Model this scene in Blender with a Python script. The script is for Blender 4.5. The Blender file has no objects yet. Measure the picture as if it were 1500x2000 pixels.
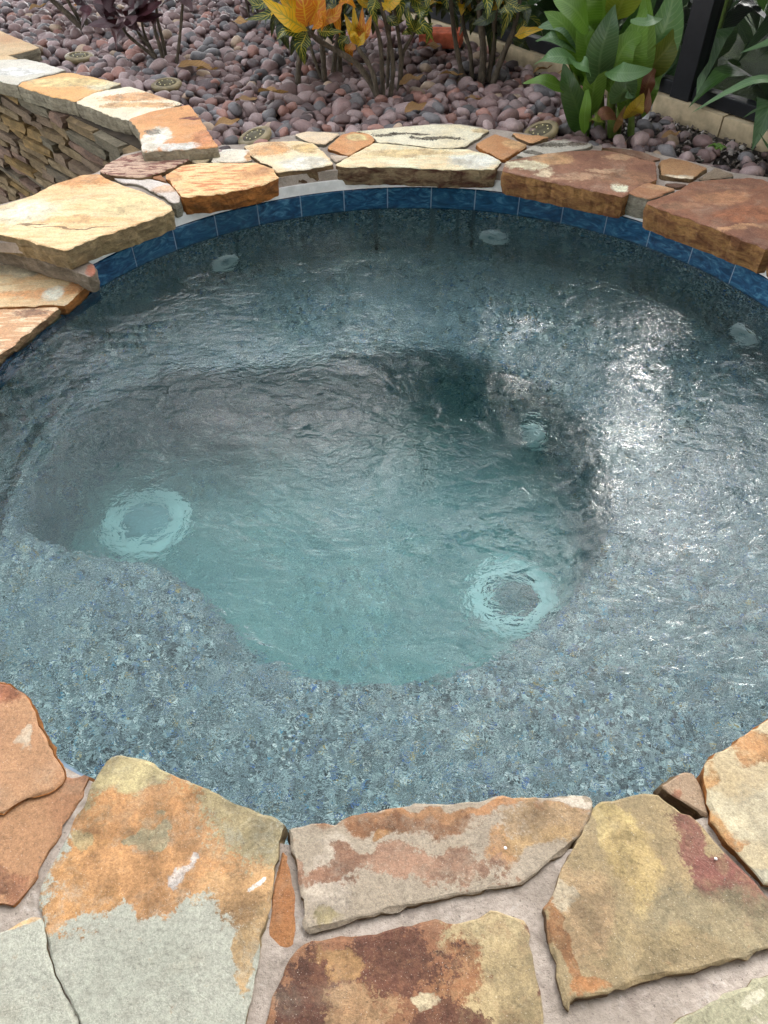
import bpy, bmesh, math, random
import numpy as np
from mathutils import Vector, Matrix, noise as mnoise
from math import sin, cos, pi, radians

rng = random.Random(7)
S = bpy.context.scene
COL = S.collection

# ------------------------------------------------------------------ camera
F_PX = 1440.0
CAM_H = 1.1588
PITCH = 0.80971
ROLL = -0.01334
CX, CY, R = 0.0873, 1.4781, 1.1289          # spa centre and waterline radius (water at z = 0)
FW = Vector((0, cos(PITCH), -sin(PITCH)))
_up = Vector((0, sin(PITCH), cos(PITCH)))
_rt = Vector((1, 0, 0))
RT = _rt * cos(ROLL) + _up * sin(ROLL)
UPV = -_rt * sin(ROLL) + _up * cos(ROLL)
CAM = Vector((0, 0, CAM_H))
cam_d = bpy.data.cameras.new('camera')
cam = bpy.data.objects.new('camera', cam_d)
COL.objects.link(cam)
cam.matrix_world = Matrix(((RT.x, UPV.x, -FW.x, 0), (RT.y, UPV.y, -FW.y, 0), (RT.z, UPV.z, -FW.z, CAM_H), (0, 0, 0, 1)))
cam_d.sensor_fit = 'VERTICAL'
cam_d.sensor_height = 36.0
cam_d.lens = 36.0 * F_PX / 2000.0
cam_d.clip_start = 0.02
cam_d.clip_end = 2000
S.camera = cam

# ------------------------------------------------------------------ sky, sun, exposure
SUN_EL, SUN_AZ = radians(33), radians(21)     # azimuth clockwise from +Y
W = bpy.data.worlds.new('World')
S.world = W
W.use_nodes = True
wn, wl = W.node_tree.nodes, W.node_tree.links
bg = wn['Background']
sky = wn.new('ShaderNodeTexSky')
sky.sky_type = 'NISHITA'
sky.sun_disc = False
sky.sun_elevation = SUN_EL
sky.sun_rotation = SUN_AZ
sky.dust_density = 2.5
bw = wn.new('ShaderNodeRGBToBW')
wl.new(sky.outputs[0], bw.inputs[0])
tc = wn.new('ShaderNodeTexCoord')
cn = wn.new('ShaderNodeTexNoise')
cn.inputs['Scale'].default_value = 2.6
cn.inputs['Detail'].default_value = 5
wl.new(tc.outputs['Generated'], cn.inputs['Vector'])
cm = wn.new('ShaderNodeMapRange')
for k, v in ((1, .42), (2, .66), (3, .95), (4, 2.0)):
    cm.inputs[k].default_value = v
wl.new(cn.outputs[0], cm.inputs[0])
mul = wn.new('ShaderNodeMath'); mul.operation = 'MULTIPLY'
wl.new(bw.outputs[0], mul.inputs[0]); wl.new(cm.outputs[0], mul.inputs[1])
mx = wn.new('ShaderNodeMix'); mx.data_type = 'RGBA'
mx.inputs[0].default_value = 0.86
wl.new(sky.outputs[0], mx.inputs[6]); wl.new(mul.outputs[0], mx.inputs[7])
wl.new(mx.outputs[2], bg.inputs[0])
bg.inputs[1].default_value = 0.15
sun_d = bpy.data.lights.new('sun', 'SUN')
sun_d.energy = 0.8
sun_d.angle = radians(14)
sun_d.color = (1.0, 0.96, 0.9)
sun = bpy.data.objects.new('sun', sun_d)
COL.objects.link(sun)
sv = Vector((sin(SUN_AZ) * cos(SUN_EL), cos(SUN_AZ) * cos(SUN_EL), sin(SUN_EL)))
sun.rotation_euler = sv.to_track_quat('Z', 'Y').to_euler()
sun.location = (3, 6, 8)
S.view_settings.view_transform = 'Standard'
S.view_settings.look = 'None'
S.view_settings.gamma = 1
S.view_settings.exposure = 2.65
S.view_settings.use_curve_mapping = False
S.render.engine = 'CYCLES'
cy = S.cycles
cy.use_denoising = True
cy.max_bounces = 8
cy.transmission_bounces = 8
cy.transparent_max_bounces = 12
cy.sample_clamp_indirect = 6
cy.blur_glossy = 0.3
ALB = 1.0                                     # photo tone -> albedo divisor


# ------------------------------------------------------------------ geometry helpers
def ray(u, v):
    return RT * ((u - 750) / F_PX) + UPV * ((1000 - v) / F_PX) + FW


def U(u, v, z):                               # photo pixel -> point of the plane at height z
    d = ray(u, v)
    return CAM + d * ((z - CAM_H) / d.z)


def UY(u, v, y):                              # photo pixel -> point at ground distance y
    d = ray(u, v)
    return CAM + d * (y / d.y)


def UW(u, v, z):                              # the same through the water surface (refracted)
    d = ray(u, v).normalized()
    p = CAM + d * (-CAM_H / d.z)
    n = Vector((0, 0, 1))
    e = 1 / 1.333
    c = -d.dot(n)
    t = d * e + n * (e * c - math.sqrt(1 - e * e * (1 - c * c)))
    return p + t * (z / t.z)


WLOC = {}


def place(o, parent=None, loc=(0, 0, 0)):
    loc = Vector(loc)
    COL.objects.link(o)
    if parent is not None:
        o.parent = parent
        o.location = loc - WLOC[parent.name]
    else:
        o.location = loc
    WLOC[o.name] = loc
    return o


def mesh(name, verts, faces, mats, parent=None, loc=(0, 0, 0), midx=None, smooth=False, uvs=None):
    me = bpy.data.meshes.new(name)
    me.from_pydata([tuple(v) for v in verts], [], faces)
    for m in (mats if isinstance(mats, (list, tuple)) else [mats]):
        me.materials.append(m)
    if midx is not None:
        me.polygons.foreach_set('material_index', midx)
    if smooth:
        me.polygons.foreach_set('use_smooth', [True] * len(me.polygons))
    if uvs is not None:
        ul = me.uv_layers.new(name='UVMap')
        vi = np.empty(len(me.loops), dtype=np.int32)
        me.loops.foreach_get('vertex_index', vi)
        ul.data.foreach_set('uv', np.asarray(uvs, dtype=np.float32)[vi].ravel())
    me.update()
    return place(bpy.data.objects.new(name, me), parent, loc)


def thing(name, label, cat, loc=(0, 0, 0), group=None):
    o = place(bpy.data.objects.new(name, None), None, loc)
    o.empty_display_size = 0.05
    return tag(o, label, cat, group)


def tag(o, label, cat, group=None):
    o['label'] = label
    o['category'] = cat
    if group:
        o['group'] = group
    return o


def kind(o, k):
    o['kind'] = k
    return o


# ------------------------------------------------------------------ material helpers
def lin(c):
    return tuple(((x / 255) / 12.92 if x <= 10 else (((x / 255) + .055) / 1.055) ** 2.4) for x in c)


def alb(c, k=None):
    k = ALB if k is None else k
    return tuple(min(.82, x / k) for x in lin(c)) + (1,)


class NT:
    def __init__(s, name):
        s.m = bpy.data.materials.new(name)
        s.m.use_nodes = True
        s.n = s.m.node_tree.nodes
        s.l = s.m.node_tree.links
        s.b = s.n['Principled BSDF']
        s.out = s.n['Material Output']
        s.b.inputs['Specular IOR Level'].default_value = 0.3

    def new(s, t, **kw):
        n = s.n.new('ShaderNode' + t)
        for k, v in kw.items():
            setattr(n, k, v)
        return n

    def put(s, sock, v):
        if isinstance(v, bpy.types.NodeSocket):
            s.l.new(v, sock)
        else:
            sock.default_value = v

    def math(s, op, a, b=0.0, c=0.0, clamp=False):
        n = s.new('Math', operation=op, use_clamp=clamp)
        s.put(n.inputs[0], a); s.put(n.inputs[1], b); s.put(n.inputs[2], c)
        return n.outputs[0]

    def mix(s, f, a, b, mode='MIX'):
        n = s.new('Mix', data_type='RGBA', blend_type=mode)
        s.put(n.inputs[0], f); s.put(n.inputs[6], a); s.put(n.inputs[7], b)
        return n.outputs[2]

    def rng(s, v, a, b, c=0.0, d=1.0, smooth=True):
        n = s.new('MapRange', interpolation_type='SMOOTHSTEP' if smooth else 'LINEAR')
        s.put(n.inputs[0], v)
        for i, x in enumerate((a, b, c, d)):
            n.inputs[1 + i].default_value = x
        return n.outputs[0]

    def noise(s, vec, scale, detail=4, rough=.55, dist=0.0):
        n = s.new('TexNoise')
        s.put(n.inputs['Vector'], vec)
        n.inputs['Scale'].default_value = scale
        n.inputs['Detail'].default_value = detail
        n.inputs['Roughness'].default_value = rough
        n.inputs['Distortion'].default_value = dist
        return n.outputs[0]

    def mapping(s, vec, loc=(0, 0, 0), rot=(0, 0, 0), scale=(1, 1, 1)):
        n = s.new('Mapping')
        s.put(n.inputs[0], vec)
        n.inputs[1].default_value = loc
        n.inputs[2].default_value = rot
        n.inputs[3].default_value = scale
        return n.outputs[0]

    def obj(s):
        return s.new('TexCoord').outputs['Object']

    def bump(s, h, strength, dist=0.01):
        n = s.new('Bump')
        n.inputs['Strength'].default_value = strength
        n.inputs['Distance'].default_value = dist
        s.put(n.inputs['Height'], h)
        s.l.new(n.outputs[0], s.b.inputs['Normal'])

    def ramp(s, f, stops, const=False):
        n = s.new('ValToRGB')
        cr = n.color_ramp
        cr.interpolation = 'CONSTANT' if const else 'LINEAR'
        while len(cr.elements) < len(stops):
            cr.elements.new(.5)
        for e, (p, c) in zip(cr.elements, stops):
            e.position = p
            e.color = c if len(c) == 4 else tuple(c) + (1,)
        s.put(n.inputs[0], f)
        return n.outputs[0]

    def base(s, c, rough=.8):
        s.put(s.b.inputs['Base Color'], c)
        s.put(s.b.inputs['Roughness'], rough)
        return s.m


def simple(name, c, rough=.8, var=.15, scale=20, bump=.3, bscale=80, metal=0):
    t = NT(name)
    o = t.obj()
    n = t.noise(o, scale, 5)
    col = t.mix(t.rng(n, .3, .7), alb(tuple(x * (1 - var) for x in c)), alb(tuple(min(255, x * (1 + var)) for x in c)))
    t.base(col, rough)
    t.b.inputs['Metallic'].default_value = metal
    if bump:
        t.bump(t.noise(o, bscale, 4), bump, .004)
    return t.m


_sm = [0]


def stone_mat(base, second, blobs=(), streak=None, k=None, wet=0, warp=1.0):
    """base / second: photo tones; blobs: (x, y, rx, ry, colour, ragged, soft) in metres about the stone's centre;
    streak: (colour, direction, stretch, scale, amount) for the long bedding lines."""
    _sm[0] += 1
    sd = _sm[0] * 3.71
    t = NT('flagstone_face')
    o = t.obj()
    p = t.mapping(o, loc=(sd, sd * .7, sd * .3))
    big = t.noise(p, 5.5, 7, .6, .4)
    med = t.noise(p, 28, 6, .65, .3)
    fine = t.noise(p, 170, 4, .7)
    spk = t.noise(p, 620, 2, .6)
    c = t.mix(t.rng(t.math('ADD', t.math('MULTIPLY', big, .75), t.math('MULTIPLY', med, .25)), .38, .62), alb(base, k), alb(second, k))
    if streak:
        sc, ang, st, ss, am = streak
        ps = t.mapping(p, rot=(0, 0, ang), scale=(1, st, st))
        sn = t.noise(ps, ss, 6, .6, .8)
        c = t.mix(t.math('MULTIPLY', t.rng(sn, .47, .58), am), c, alb(sc, k))
    w1 = t.new('TexNoise'); t.put(w1.inputs['Vector'], p); w1.inputs['Scale'].default_value = 8; w1.inputs['Detail'].default_value = 2
    w2 = t.new('TexNoise'); t.put(w2.inputs['Vector'], p); w2.inputs['Scale'].default_value = 26; w2.inputs['Detail'].default_value = 4
    va1 = t.new('VectorMath', operation='MULTIPLY_ADD'); t.l.new(w1.outputs['Color'], va1.inputs[0]); va1.inputs[1].default_value = (.13,) * 3; va1.inputs[2].default_value = (-.065 - .0275,) * 3
    va2 = t.new('VectorMath', operation='MULTIPLY_ADD'); t.l.new(w2.outputs['Color'], va2.inputs[0]); va2.inputs[1].default_value = (.055,) * 3; t.l.new(va1.outputs[0], va2.inputs[2])
    vwp = t.new('VectorMath', operation='SCALE'); t.l.new(va2.outputs[0], vwp.inputs[0]); vwp.inputs['Scale'].default_value = warp
    va3 = t.new('VectorMath', operation='ADD'); t.l.new(o, va3.inputs[0]); t.l.new(vwp.outputs[0], va3.inputs[1])
    sep = t.new('SeparateXYZ')
    t.l.new(va3.outputs[0], sep.inputs[0])
    nb = t.math('SUBTRACT', t.math('ADD', t.math('MULTIPLY', t.noise(p, 9, 3), .55), t.math('ADD', t.math('MULTIPLY', t.noise(p, 40, 8, .8, .6), 1.0), t.math('MULTIPLY', fine, .8))), 1.17)
    inner = t.rng(t.noise(p, 46, 7, .72, .5), .30, .56, .42, 1)
    tone = t.noise(p, 17, 6, .68, .3)
    for (bx, by, rx, ry, bc, rag, soft) in blobs:
        dx = t.math('DIVIDE', t.math('SUBTRACT', sep.outputs[0], bx), rx)
        dy = t.math('DIVIDE', t.math('SUBTRACT', sep.outputs[1], by), ry)
        d = t.math('SQRT', t.math('ADD', t.math('MULTIPLY', dx, dx), t.math('MULTIPLY', dy, dy)))
        d = t.math('ADD', d, t.math('MULTIPLY', nb, rag * 1.15))
        f = t.math('MULTIPLY', t.rng(d, 1 - soft * .55, 1 + soft * .6, 1, 0), t.math('MULTIPLY_ADD', inner, .8, .2))
        bcol = t.mix(t.rng(tone, .32, .66), alb(tuple(x * .78 for x in bc), k), alb(tuple(min(255, x * 1.10) for x in bc), k))
        c = t.mix(f, c, bcol)
    # weathering: greyed film, rusty specks, dark pits, all in the stone itself
    c = t.mix(t.rng(t.noise(p, 11, 8, .7, .6), .50, .74, 0, .26), c, alb((190, 178, 152), k))
    c = t.mix(t.rng(t.noise(p, 85, 5, .75), .60, .72, 0, .5), c, alb((150, 104, 62), k))
    c = t.mix(t.rng(t.noise(p, 150, 4, .7), .63, .74, 0, .7), c, alb((92, 76, 58), k))
    c = t.mix(1.0, c, t.ramp(fine, [(.3, (.70,) * 3), (.5, (.99,) * 3), (.7, (1.16,) * 3)]), 'MULTIPLY')
    c = t.mix(1.0, c, t.ramp(med, [(.3, (.80, .79, .78)), (.55, (1, 1, 1)), (.75, (1.08, 1.08, 1.07))]), 'MULTIPLY')
    g9 = t.noise(p, 420, 4, .75)
    c = t.mix(1.0, c, t.ramp(g9, [(.36, (.80,) * 3), (.5, (1,) * 3), (.64, (1.16,) * 3)]), 'MULTIPLY')
    c = t.mix(t.rng(spk, .67, .73, 0, .45), c, alb((235, 225, 210)))
    hs = t.new('HueSaturation'); hs.inputs['Hue'].default_value = .503 if (k or 1) > 1.2 else .497; hs.inputs['Saturation'].default_value = .86 if (k or 1) > 1.2 else .86
    t.put(hs.inputs['Color'], c)
    t.base(hs.outputs[0], .78 - wet)
    if wet:
        t.b.inputs['Specular IOR Level'].default_value = .5
    # cleft face: shallow broken layers, then grain
    lay = t.noise(p, 6.5, 9, .62, .9)
    ly = t.math('ADD', t.math('ADD', t.rng(lay, .44, .452), t.rng(lay, .53, .541)), t.rng(lay, .60, .612))
    t.bump(t.math('ADD', t.math('MULTIPLY', ly, .05), t.math('ADD', t.math('MULTIPLY', big, .9), t.math('ADD', t.math('MULTIPLY', med, .36), t.math('ADD', t.math('MULTIPLY', fine, .13), t.math('MULTIPLY', spk, .05))))), .55, .011)
    return t.m


def edge_mat(c1, c2, name='flagstone_edge'):
    _sm[0] += 1
    t = NT(name)
    o = t.mapping(t.obj(), loc=(_sm[0] * 1.9, 0, _sm[0] * .7))
    p = t.mapping(o, scale=(1, 1, 2.6))
    n = t.noise(p, 13, 7, .65, .5)
    f = t.noise(p, 90, 5, .7)
    c = t.mix(t.rng(n, .35, .65), alb(c1), alb(c2))
    c = t.mix(1.0, c, t.ramp(f, [(.28, (.55,) * 3), (.5, (1,) * 3), (.72, (1.2,) * 3)]), 'MULTIPLY')
    t.base(c, .85)
    t.bump(t.math('ADD', n, t.math('MULTIPLY', f, .4)), .9, .012)
    return t.m


E_TAN = edge_mat((150, 130, 95), (110, 95, 70))
E_ORANGE = edge_mat((165, 105, 50), (110, 70, 35))
E_GREY = edge_mat((140, 135, 120), (100, 95, 82))
E_BROWN = edge_mat((150, 112, 68), (100, 64, 40))
E_DARK = edge_mat((135, 118, 90), (72, 42, 30))
E_DUN = edge_mat((120, 100, 72), (88, 66, 46))

# mortar between the stones
t = NT('mortar')
o = t.obj()
n = t.noise(o, 9, 6, .6)
f = t.noise(o, 130, 5, .7)
c = t.mix(t.rng(n, .35, .65), alb((146, 135, 124)), alb((176, 164, 153)))
c = t.mix(1.0, c, t.ramp(f, [(.3, (.8,) * 3), (.6, (1.05,) * 3)]), 'MULTIPLY')
c = t.mix(t.rng(t.noise(o, 22, 7, .7, .5), .5, .72, 0, .55), c, alb((112, 100, 92)))
c = t.mix(t.rng(t.noise(o, 38, 6, .7, .4), .56, .70, 0, .6), c, alb((186, 178, 170)))
c = t.mix(t.rng(t.noise(o, 240, 3, .7), .60, .70, 0, .7), c, alb((84, 76, 70)))
t.base(c, .92)
t.bump(t.math('ADD', t.math('MULTIPLY', n, 1.2), t.math('ADD', t.math('MULTIPLY', t.noise(o, 48, 5, .6), .5), t.math('MULTIPLY', f, .25))), .8, .008)
M_MORTAR = t.m
M_WHITE = simple('white_grout', (222, 222, 220), .8, .06, 25, .5, 60)


# ------------------------------------------------------------------ flagstones
def cw_fix(p):
    a = sum(p[i][0] * p[(i + 1) % len(p)][1] - p[(i + 1) % len(p)][0] * p[i][1] for i in range(len(p)))
    return p if a > 0 else p[::-1]


def densify(p, seg, amp, seed):
    q = []
    for i in range(len(p)):                    # soften each corner a little
        a, b, c = Vector(p[i - 1]), Vector(p[i]), Vector(p[(i + 1) % len(p)])
        k1 = min(.006, (a - b).length * .2)
        k2 = min(.006, (c - b).length * .2)
        q += [b + (a - b).normalized() * k1, b + (c - b).normalized() * k2]
    out = []
    for i in range(len(q)):
        a, b = q[i], q[(i + 1) % len(q)]
        m = max(1, int(round((b - a).length / seg)))
        out += [a + (b - a) * (j / m) for j in range(m)]
    nn = normals(out)
    res = []
    for v, n in zip(out, nn):
        w = Vector((v.x, v.y, seed))
        d = mnoise.noise(w * 19) * amp * .8 + mnoise.noise(w * 60) * amp * .6 + mnoise.noise(w * 170) * amp * .55
        res.append(v + n * d)
    return res


def normals(p):
    r = []
    for i in range(len(p)):
        t_ = (p[(i + 1) % len(p)] - p[i - 1])
        r.append(Vector((t_.y, -t_.x)).normalized() if t_.length > 1e-9 else Vector((0, 0)))
    return r


def slab(pts, z, thick, mats, parent, name='flagstone', seed=None, seg=.013, amp=.004, tilt=.003, label=None, rough=.006):
    """one stone: outline -> chipped top arris, rough split sides, own thickness; origin at its centre"""
    seed = rng.uniform(0, 90) if seed is None else seed
    pts = cw_fix([tuple(p[:2]) for p in pts])
    cxy = sum((Vector(p) for p in pts), Vector((0, 0))) / len(pts)
    pts = [Vector(p) - cxy for p in pts]
    ol = densify([tuple(p) for p in pts], seg, amp, seed)
    nn = normals(ol)
    N = len(ol)
    tx, ty = rng.uniform(-tilt, tilt), rng.uniform(-tilt, tilt)
    ext = max(p.length for p in ol)
    verts, faces, mi = [], [], []
    levels = [(.0036, 0.0), (.0012, -.0010), (0.0, -.0036), (-.002, -thick * .35), (-.001, -thick * .65), (.004, -thick)]
    for li, (d, dz) in enumerate(levels):
        for v, n in zip(ol, nn):
            w = Vector((v.x + seed, v.y, dz * 2.2))
            j = mnoise.noise(w * 38) * rough + mnoise.noise(w * 110) * rough * .5 if li >= 2 else mnoise.noise(w * 60) * .002
            q = v - n * (d + j)
            zz = dz + (q.x * tx + q.y * ty) / ext
            if li in (1, 2):
                zz += mnoise.noise(Vector((v.x * 30, v.y * 30, seed))) * .0025
            verts.append((q.x, q.y, zz))
    faces.append(list(range(N))); mi.append(0)
    for li in range(len(levels) - 1):
        for i in range(N):
            a, b = li * N + i, li * N + (i + 1) % N
            faces.append([a, a + N, b + N, b]); mi.append(0 if li < 2 else 1)
    faces.append(list(range((len(levels) - 1) * N, len(levels) * N))[::-1]); mi.append(1)
    ob = mesh(name, verts, faces, mats, parent, (cxy.x, cxy.y, z), mi)
    if label:
        ob['label'] = label
    return ob


def px_poly(pts, z):
    return [U(u, v, z).to_2d() for u, v in pts]


def px_stone(pts, z, thick, parent, base, second, edge, blobs=(), streak=None, label=None, grow=0.0, name='flagstone', wet=0, seg=.011, tilt=.003, amp=.0034, k=None):
    P = px_poly(pts, z)
    c = sum(P, Vector((0, 0))) / len(P)
    grow = grow or (.0035 if c.y > 1 else 0)
    if grow:
        P = [p + (p - c).normalized() * grow for p in P]
    bl = []
    for (u, v, ru, rv, col, rag, soft) in blobs:
        q = U(u, v, z).to_2d() - c
        rx = abs((U(u + ru, v, z) - U(u, v, z)).x)
        ry = abs((U(u, v - rv, z) - U(u, v, z)).y)
        bl.append((q.x, q.y, rx, ry, col, rag, soft))
    near = c.y < 1.0
    m = stone_mat(base, second, bl, streak, k=(1.52 if near else .96) if k is None else k, wet=wet, warp=1.0 if near else .6)  # shade on the near stones put into their colour: darker albedo than the far ones
    return slab([tuple(p) for p in P], z, thick, [m, edge], parent, name, label=label, seg=seg, tilt=tilt, amp=amp)


# ------------------------------------------------------------------ the setting: ground sheets
def sheet(name, poly, z, mat):
    return kind(mesh(name, [(p[0], p[1], z) for p in cw_fix(poly)], [list(range(len(poly)))], mat), 'structure')


M_EARTH = simple('earth', (92, 84, 70), .95, .3, 2, .6, 15)
sheet('ground', [(400 * cos(a), 400 * sin(a)) for a in np.linspace(0, 2 * pi, 48, endpoint=False)], -1.42, M_EARTH)

CURB0 = Vector((0.272, 4.451)); CURBD = Vector((0.5908, -0.8068)); CURBN = Vector((0.8068, 0.5908))


def curb_pt(s, n=0.0):
    return CURB0 + CURBD * s + CURBN * n


t = NT('lawn_grass_base')
o = t.obj()
n = t.noise(o, 3, 6)
f = t.noise(o, 160, 3, .7)
c = t.mix(t.rng(n, .3, .7), (.05, .11, .018, 1), (.10, .19, .03, 1))
c = t.mix(1.0, c, t.ramp(f, [(.3, (.5,) * 3), (.6, (1.2,) * 3)]), 'MULTIPLY')
t.base(c, .8)
t.bump(f, .8, .02)
M_LAWN = t.m
a, b = curb_pt(-300, .12), curb_pt(300, .12)
sheet('lawn', [tuple(a), tuple(b), tuple(b + CURBN * 300), tuple(a + CURBN * 300)], .06, M_LAWN)

t = NT('garden_soil')
o = t.obj()
n = t.noise(o, 14, 8, .7)
f = t.noise(o, 120, 5, .8)
c = t.ramp(f, [(.3, (.018, .014, .012)), (.5, (.05, .042, .036)), (.62, (.11, .095, .085)), (.75, (.2, .18, .16))])
c = t.mix(t.rng(n, .4, .65), c, t.mix(.5, c, (.03, .024, .018, 1)))
t.base(c, .95)
t.bump(f, 1.0, .03)
M_SOIL = t.m

FAR_EDGE = [(423, 288), (470, 286), (580, 264), (600, 259), (663, 261), (690, 258), (737, 254), (847, 243), (900, 243), (957, 253), (1002, 260), (1075, 270), (1157, 281),
            (1210, 291), (1253, 297), (1300, 309), (1380, 328), (1433, 343), (1500, 353), (1590, 392), (1680, 450)]
CAP_BACK = [(420, 283), (390, 233), (370, 207), (353, 200), (253, 170), (237, 163), (142, 142), (127, 135), (83, 122), (33, 114), (0, 106), (-80, 84)]
far_edge = px_poly(FAR_EDGE, .15)
cap_back = px_poly(CAP_BACK, .19)
right_arc = [Vector((CX + 1.55 * cos(a), CY + 1.55 * sin(a))) for a in np.radians([-32, -20, -8, 2, 10])]
bed_poly = right_arc + far_edge[::-1] + cap_back + [Vector((-3.2, 5.3)), Vector((-4.5, 6.8)), curb_pt(-4.6), curb_pt(4.6)]
sheet('garden_bed_soil', [tuple(p) for p in bed_poly], .075, M_SOIL)

# patio around the near side
M_PAVE = M_MORTAR
arc = lambda r, a0, a1, n: [(CX + r * cos(a), CY + r * sin(a)) for a in np.radians(np.linspace(a0, a1, n))]
pave = arc(1.46, 206, 331, 40) + arc(9, 331, 206, 24)
PAVE = sheet('pavement', pave, .1432, M_PAVE)

# ------------------------------------------------------------------ pool finish of small pebbles
def plaster(name, g, lift):
    t = NT(name)
    o = t.obj()
    vo = t.new('TexVoronoi'); vo.inputs['Scale'].default_value = 190; t.l.new(o, vo.inputs['Vector'])
    sp = t.new('SeparateColor'); t.l.new(vo.outputs['Color'], sp.inputs[0])
    q = lambda x: tuple(min(.86, y * g) for y in x)
    c = t.ramp(sp.outputs[0], [(0, q((.01, .016, .02))), (.17, q((.05, .065, .075))), (.36, q((.125, .158, .175))), (.56, q((.235, .29, .31))), (.74, q((.42, .48, .50))), (.88, q((.74, .80, .82))),
                               (.93, q((.02, .10, .36))), (.962, q((.05, .24, .40))), (.982, q((.40, .27, .09)))], True)
    v2 = t.new('TexVoronoi'); v2.inputs['Scale'].default_value = 340; t.l.new(o, v2.inputs['Vector'])
    s2 = t.new('SeparateColor'); t.l.new(v2.outputs['Color'], s2.inputs[0])
    c = t.mix(t.math('MULTIPLY', s2.outputs[1], .4), c, t.ramp(s2.outputs[0], [(0, q((.03, .04, .05))), (.5, q((.26, .31, .33))), (1, q((.62, .66, .66)))]))
    # brightness of the footwell floor put into the colour, fading up its sides
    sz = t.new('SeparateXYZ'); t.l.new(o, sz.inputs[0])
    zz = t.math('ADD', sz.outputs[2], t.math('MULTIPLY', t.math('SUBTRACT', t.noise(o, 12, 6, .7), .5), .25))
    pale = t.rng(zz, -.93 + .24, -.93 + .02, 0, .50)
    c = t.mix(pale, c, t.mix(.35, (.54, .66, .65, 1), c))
    n = t.noise(o, 3.2, 5)
    c = t.mix(1.0, c, t.ramp(n, [(.3, (.84, .86, .88)), (.7, (1.12, 1.1, 1.06))]), 'MULTIPLY')
    t.base(c, .7)
    t.bump(vo.outputs['Distance'], .5, .004)
    return t.m


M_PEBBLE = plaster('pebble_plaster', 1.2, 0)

SPA = thing('spa', 'round in ground spa with blue waterline tiles, pebble finish and flagstone coping', 'spa', (CX, CY, 0))

BENCH, FLOOR = -.39, -.93
WC = Vector((-.02, 1.42))                       # centre the footwell outline is measured from
edge_px = [(330, 712), (420, 722), (500, 712), (600, 700), (700, 680), (790, 670), (870, 675), (950, 692), (1050, 732), (1130, 790), (1180, 850), (1208, 930), (1210, 1020),
           (1180, 1095), (1120, 1180), (1040, 1250), (950, 1300), (850, 1332), (740, 1347), (650, 1343), (560, 1318), (480, 1270), (430, 1220), (380, 1155), (300, 1100), (190, 1072), (60, 1070)]
ep = [UW(u, v, BENCH).to_2d() - WC for u, v in edge_px]
ea = [(math.atan2(p.y, p.x), p.length) for p in ep] + [(radians(168), 1.0), (radians(-178), 1.0), (radians(152), .93)]
ea.sort()
eaa = np.array([x[0] for x in ea]); ear = np.array([x[1] for x in ea])
NS = 160


def well_r(th):
    th = (th + pi) % (2 * pi) - pi
    return float(np.interp(th, np.concatenate([eaa - 2 * pi, eaa, eaa + 2 * pi]), np.concatenate([ear, ear, ear])))


wr = np.array([well_r(2 * pi * i / NS) for i in range(NS)])
for _ in range(4):
    wr = (np.roll(wr, 1) + 2 * wr + np.roll(wr, -1)) / 4


def wall_r(th):                                 # distance from WC to the spa wall in direction th
    d = Vector((cos(th), sin(th)))
    e = WC - Vector((CX, CY))
    b_ = e.dot(d)
    return -b_ + math.sqrt(b_ * b_ - e.length_squared + R * R)


verts, faces = [], []
prof = []                                       # (blend 0 wall .. 1 well lip, extra inward, z)
for z in (.064, -.1, -.2, BENCH + .05):
    prof.append((0, 0, z))
prof += [(0, .012, BENCH + .02), (0, .05, BENCH)]
prof += [(.35, 0, BENCH), (.7, 0, BENCH), (.94, 0, BENCH), (1, 0, BENCH - .006), (1, .018, BENCH - .022), (1, .026, BENCH - .05)]
prof += [(1, .035, BENCH - .2), (1, .048, FLOOR + .16), (1, .062, FLOOR + .06), (1, .09, FLOOR + .015), (1, .13, FLOOR), (1, .3, FLOOR)]
for (bl, inn, z) in prof:
    for i in range(NS):
        th = 2 * pi * i / NS
        r0, r1 = wall_r(th) + .004, min(wr[i], wall_r(th) - .06)
        r_ = r0 + (r1 - r0) * bl - inn
        q_ = WC + Vector((r_ * cos(th), r_ * sin(th))) - Vector((CX, CY))
        if z > 0 and 147.5 < math.degrees(math.atan2(q_.y, q_.x)) % 360 < 206.5:
            z_ = -.018                          # lower rim under the spillway stones
        else:
            z_ = z
        verts.append((q_.x, q_.y, z_))
for k in range(len(prof) - 1):
    for i in range(NS):
        a_, b_ = k * NS + i, k * NS + (i + 1) % NS
        faces.append([a_, b_, b_ + NS, a_ + NS])
verts.append((WC.x - CX, WC.y - CY, FLOOR))
for i in range(NS):
    a_, b_ = (len(prof) - 1) * NS + i, (len(prof) - 1) * NS + (i + 1) % NS
    faces.append([a_, b_, len(verts) - 1])
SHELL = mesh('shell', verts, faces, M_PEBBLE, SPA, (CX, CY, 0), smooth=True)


def ring_solid(name, a0, a1, n, r0, r1, z0, z1, mat, parent):
    vs, fs = [], []
    for i in range(n + 1):
        a_ = radians(a0 + (a1 - a0) * i / n)
        for r_, z_ in ((r0, z0), (r0, z1), (r1, z1), (r1, z0)):
            vs.append((r_ * cos(a_), r_ * sin(a_), z_))
    for i in range(n):
        for k in range(4):
            a_, b_ = i * 4 + k, i * 4 + (k + 1) % 4
            fs.append([a_, a_ + 4, b_ + 4, b_])
    fs += [[0, 1, 2, 3], [n * 4 + 3, n * 4 + 2, n * 4 + 1, n * 4]]
    bm_ = bmesh.new()
    ob = mesh(name, vs, fs, mat, parent, (CX, CY, 0))
    bm_.from_mesh(ob.data); bmesh.ops.recalc_face_normals(bm_, faces=bm_.faces[:]); bm_.to_mesh(ob.data); bm_.free()
    return ob


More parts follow.
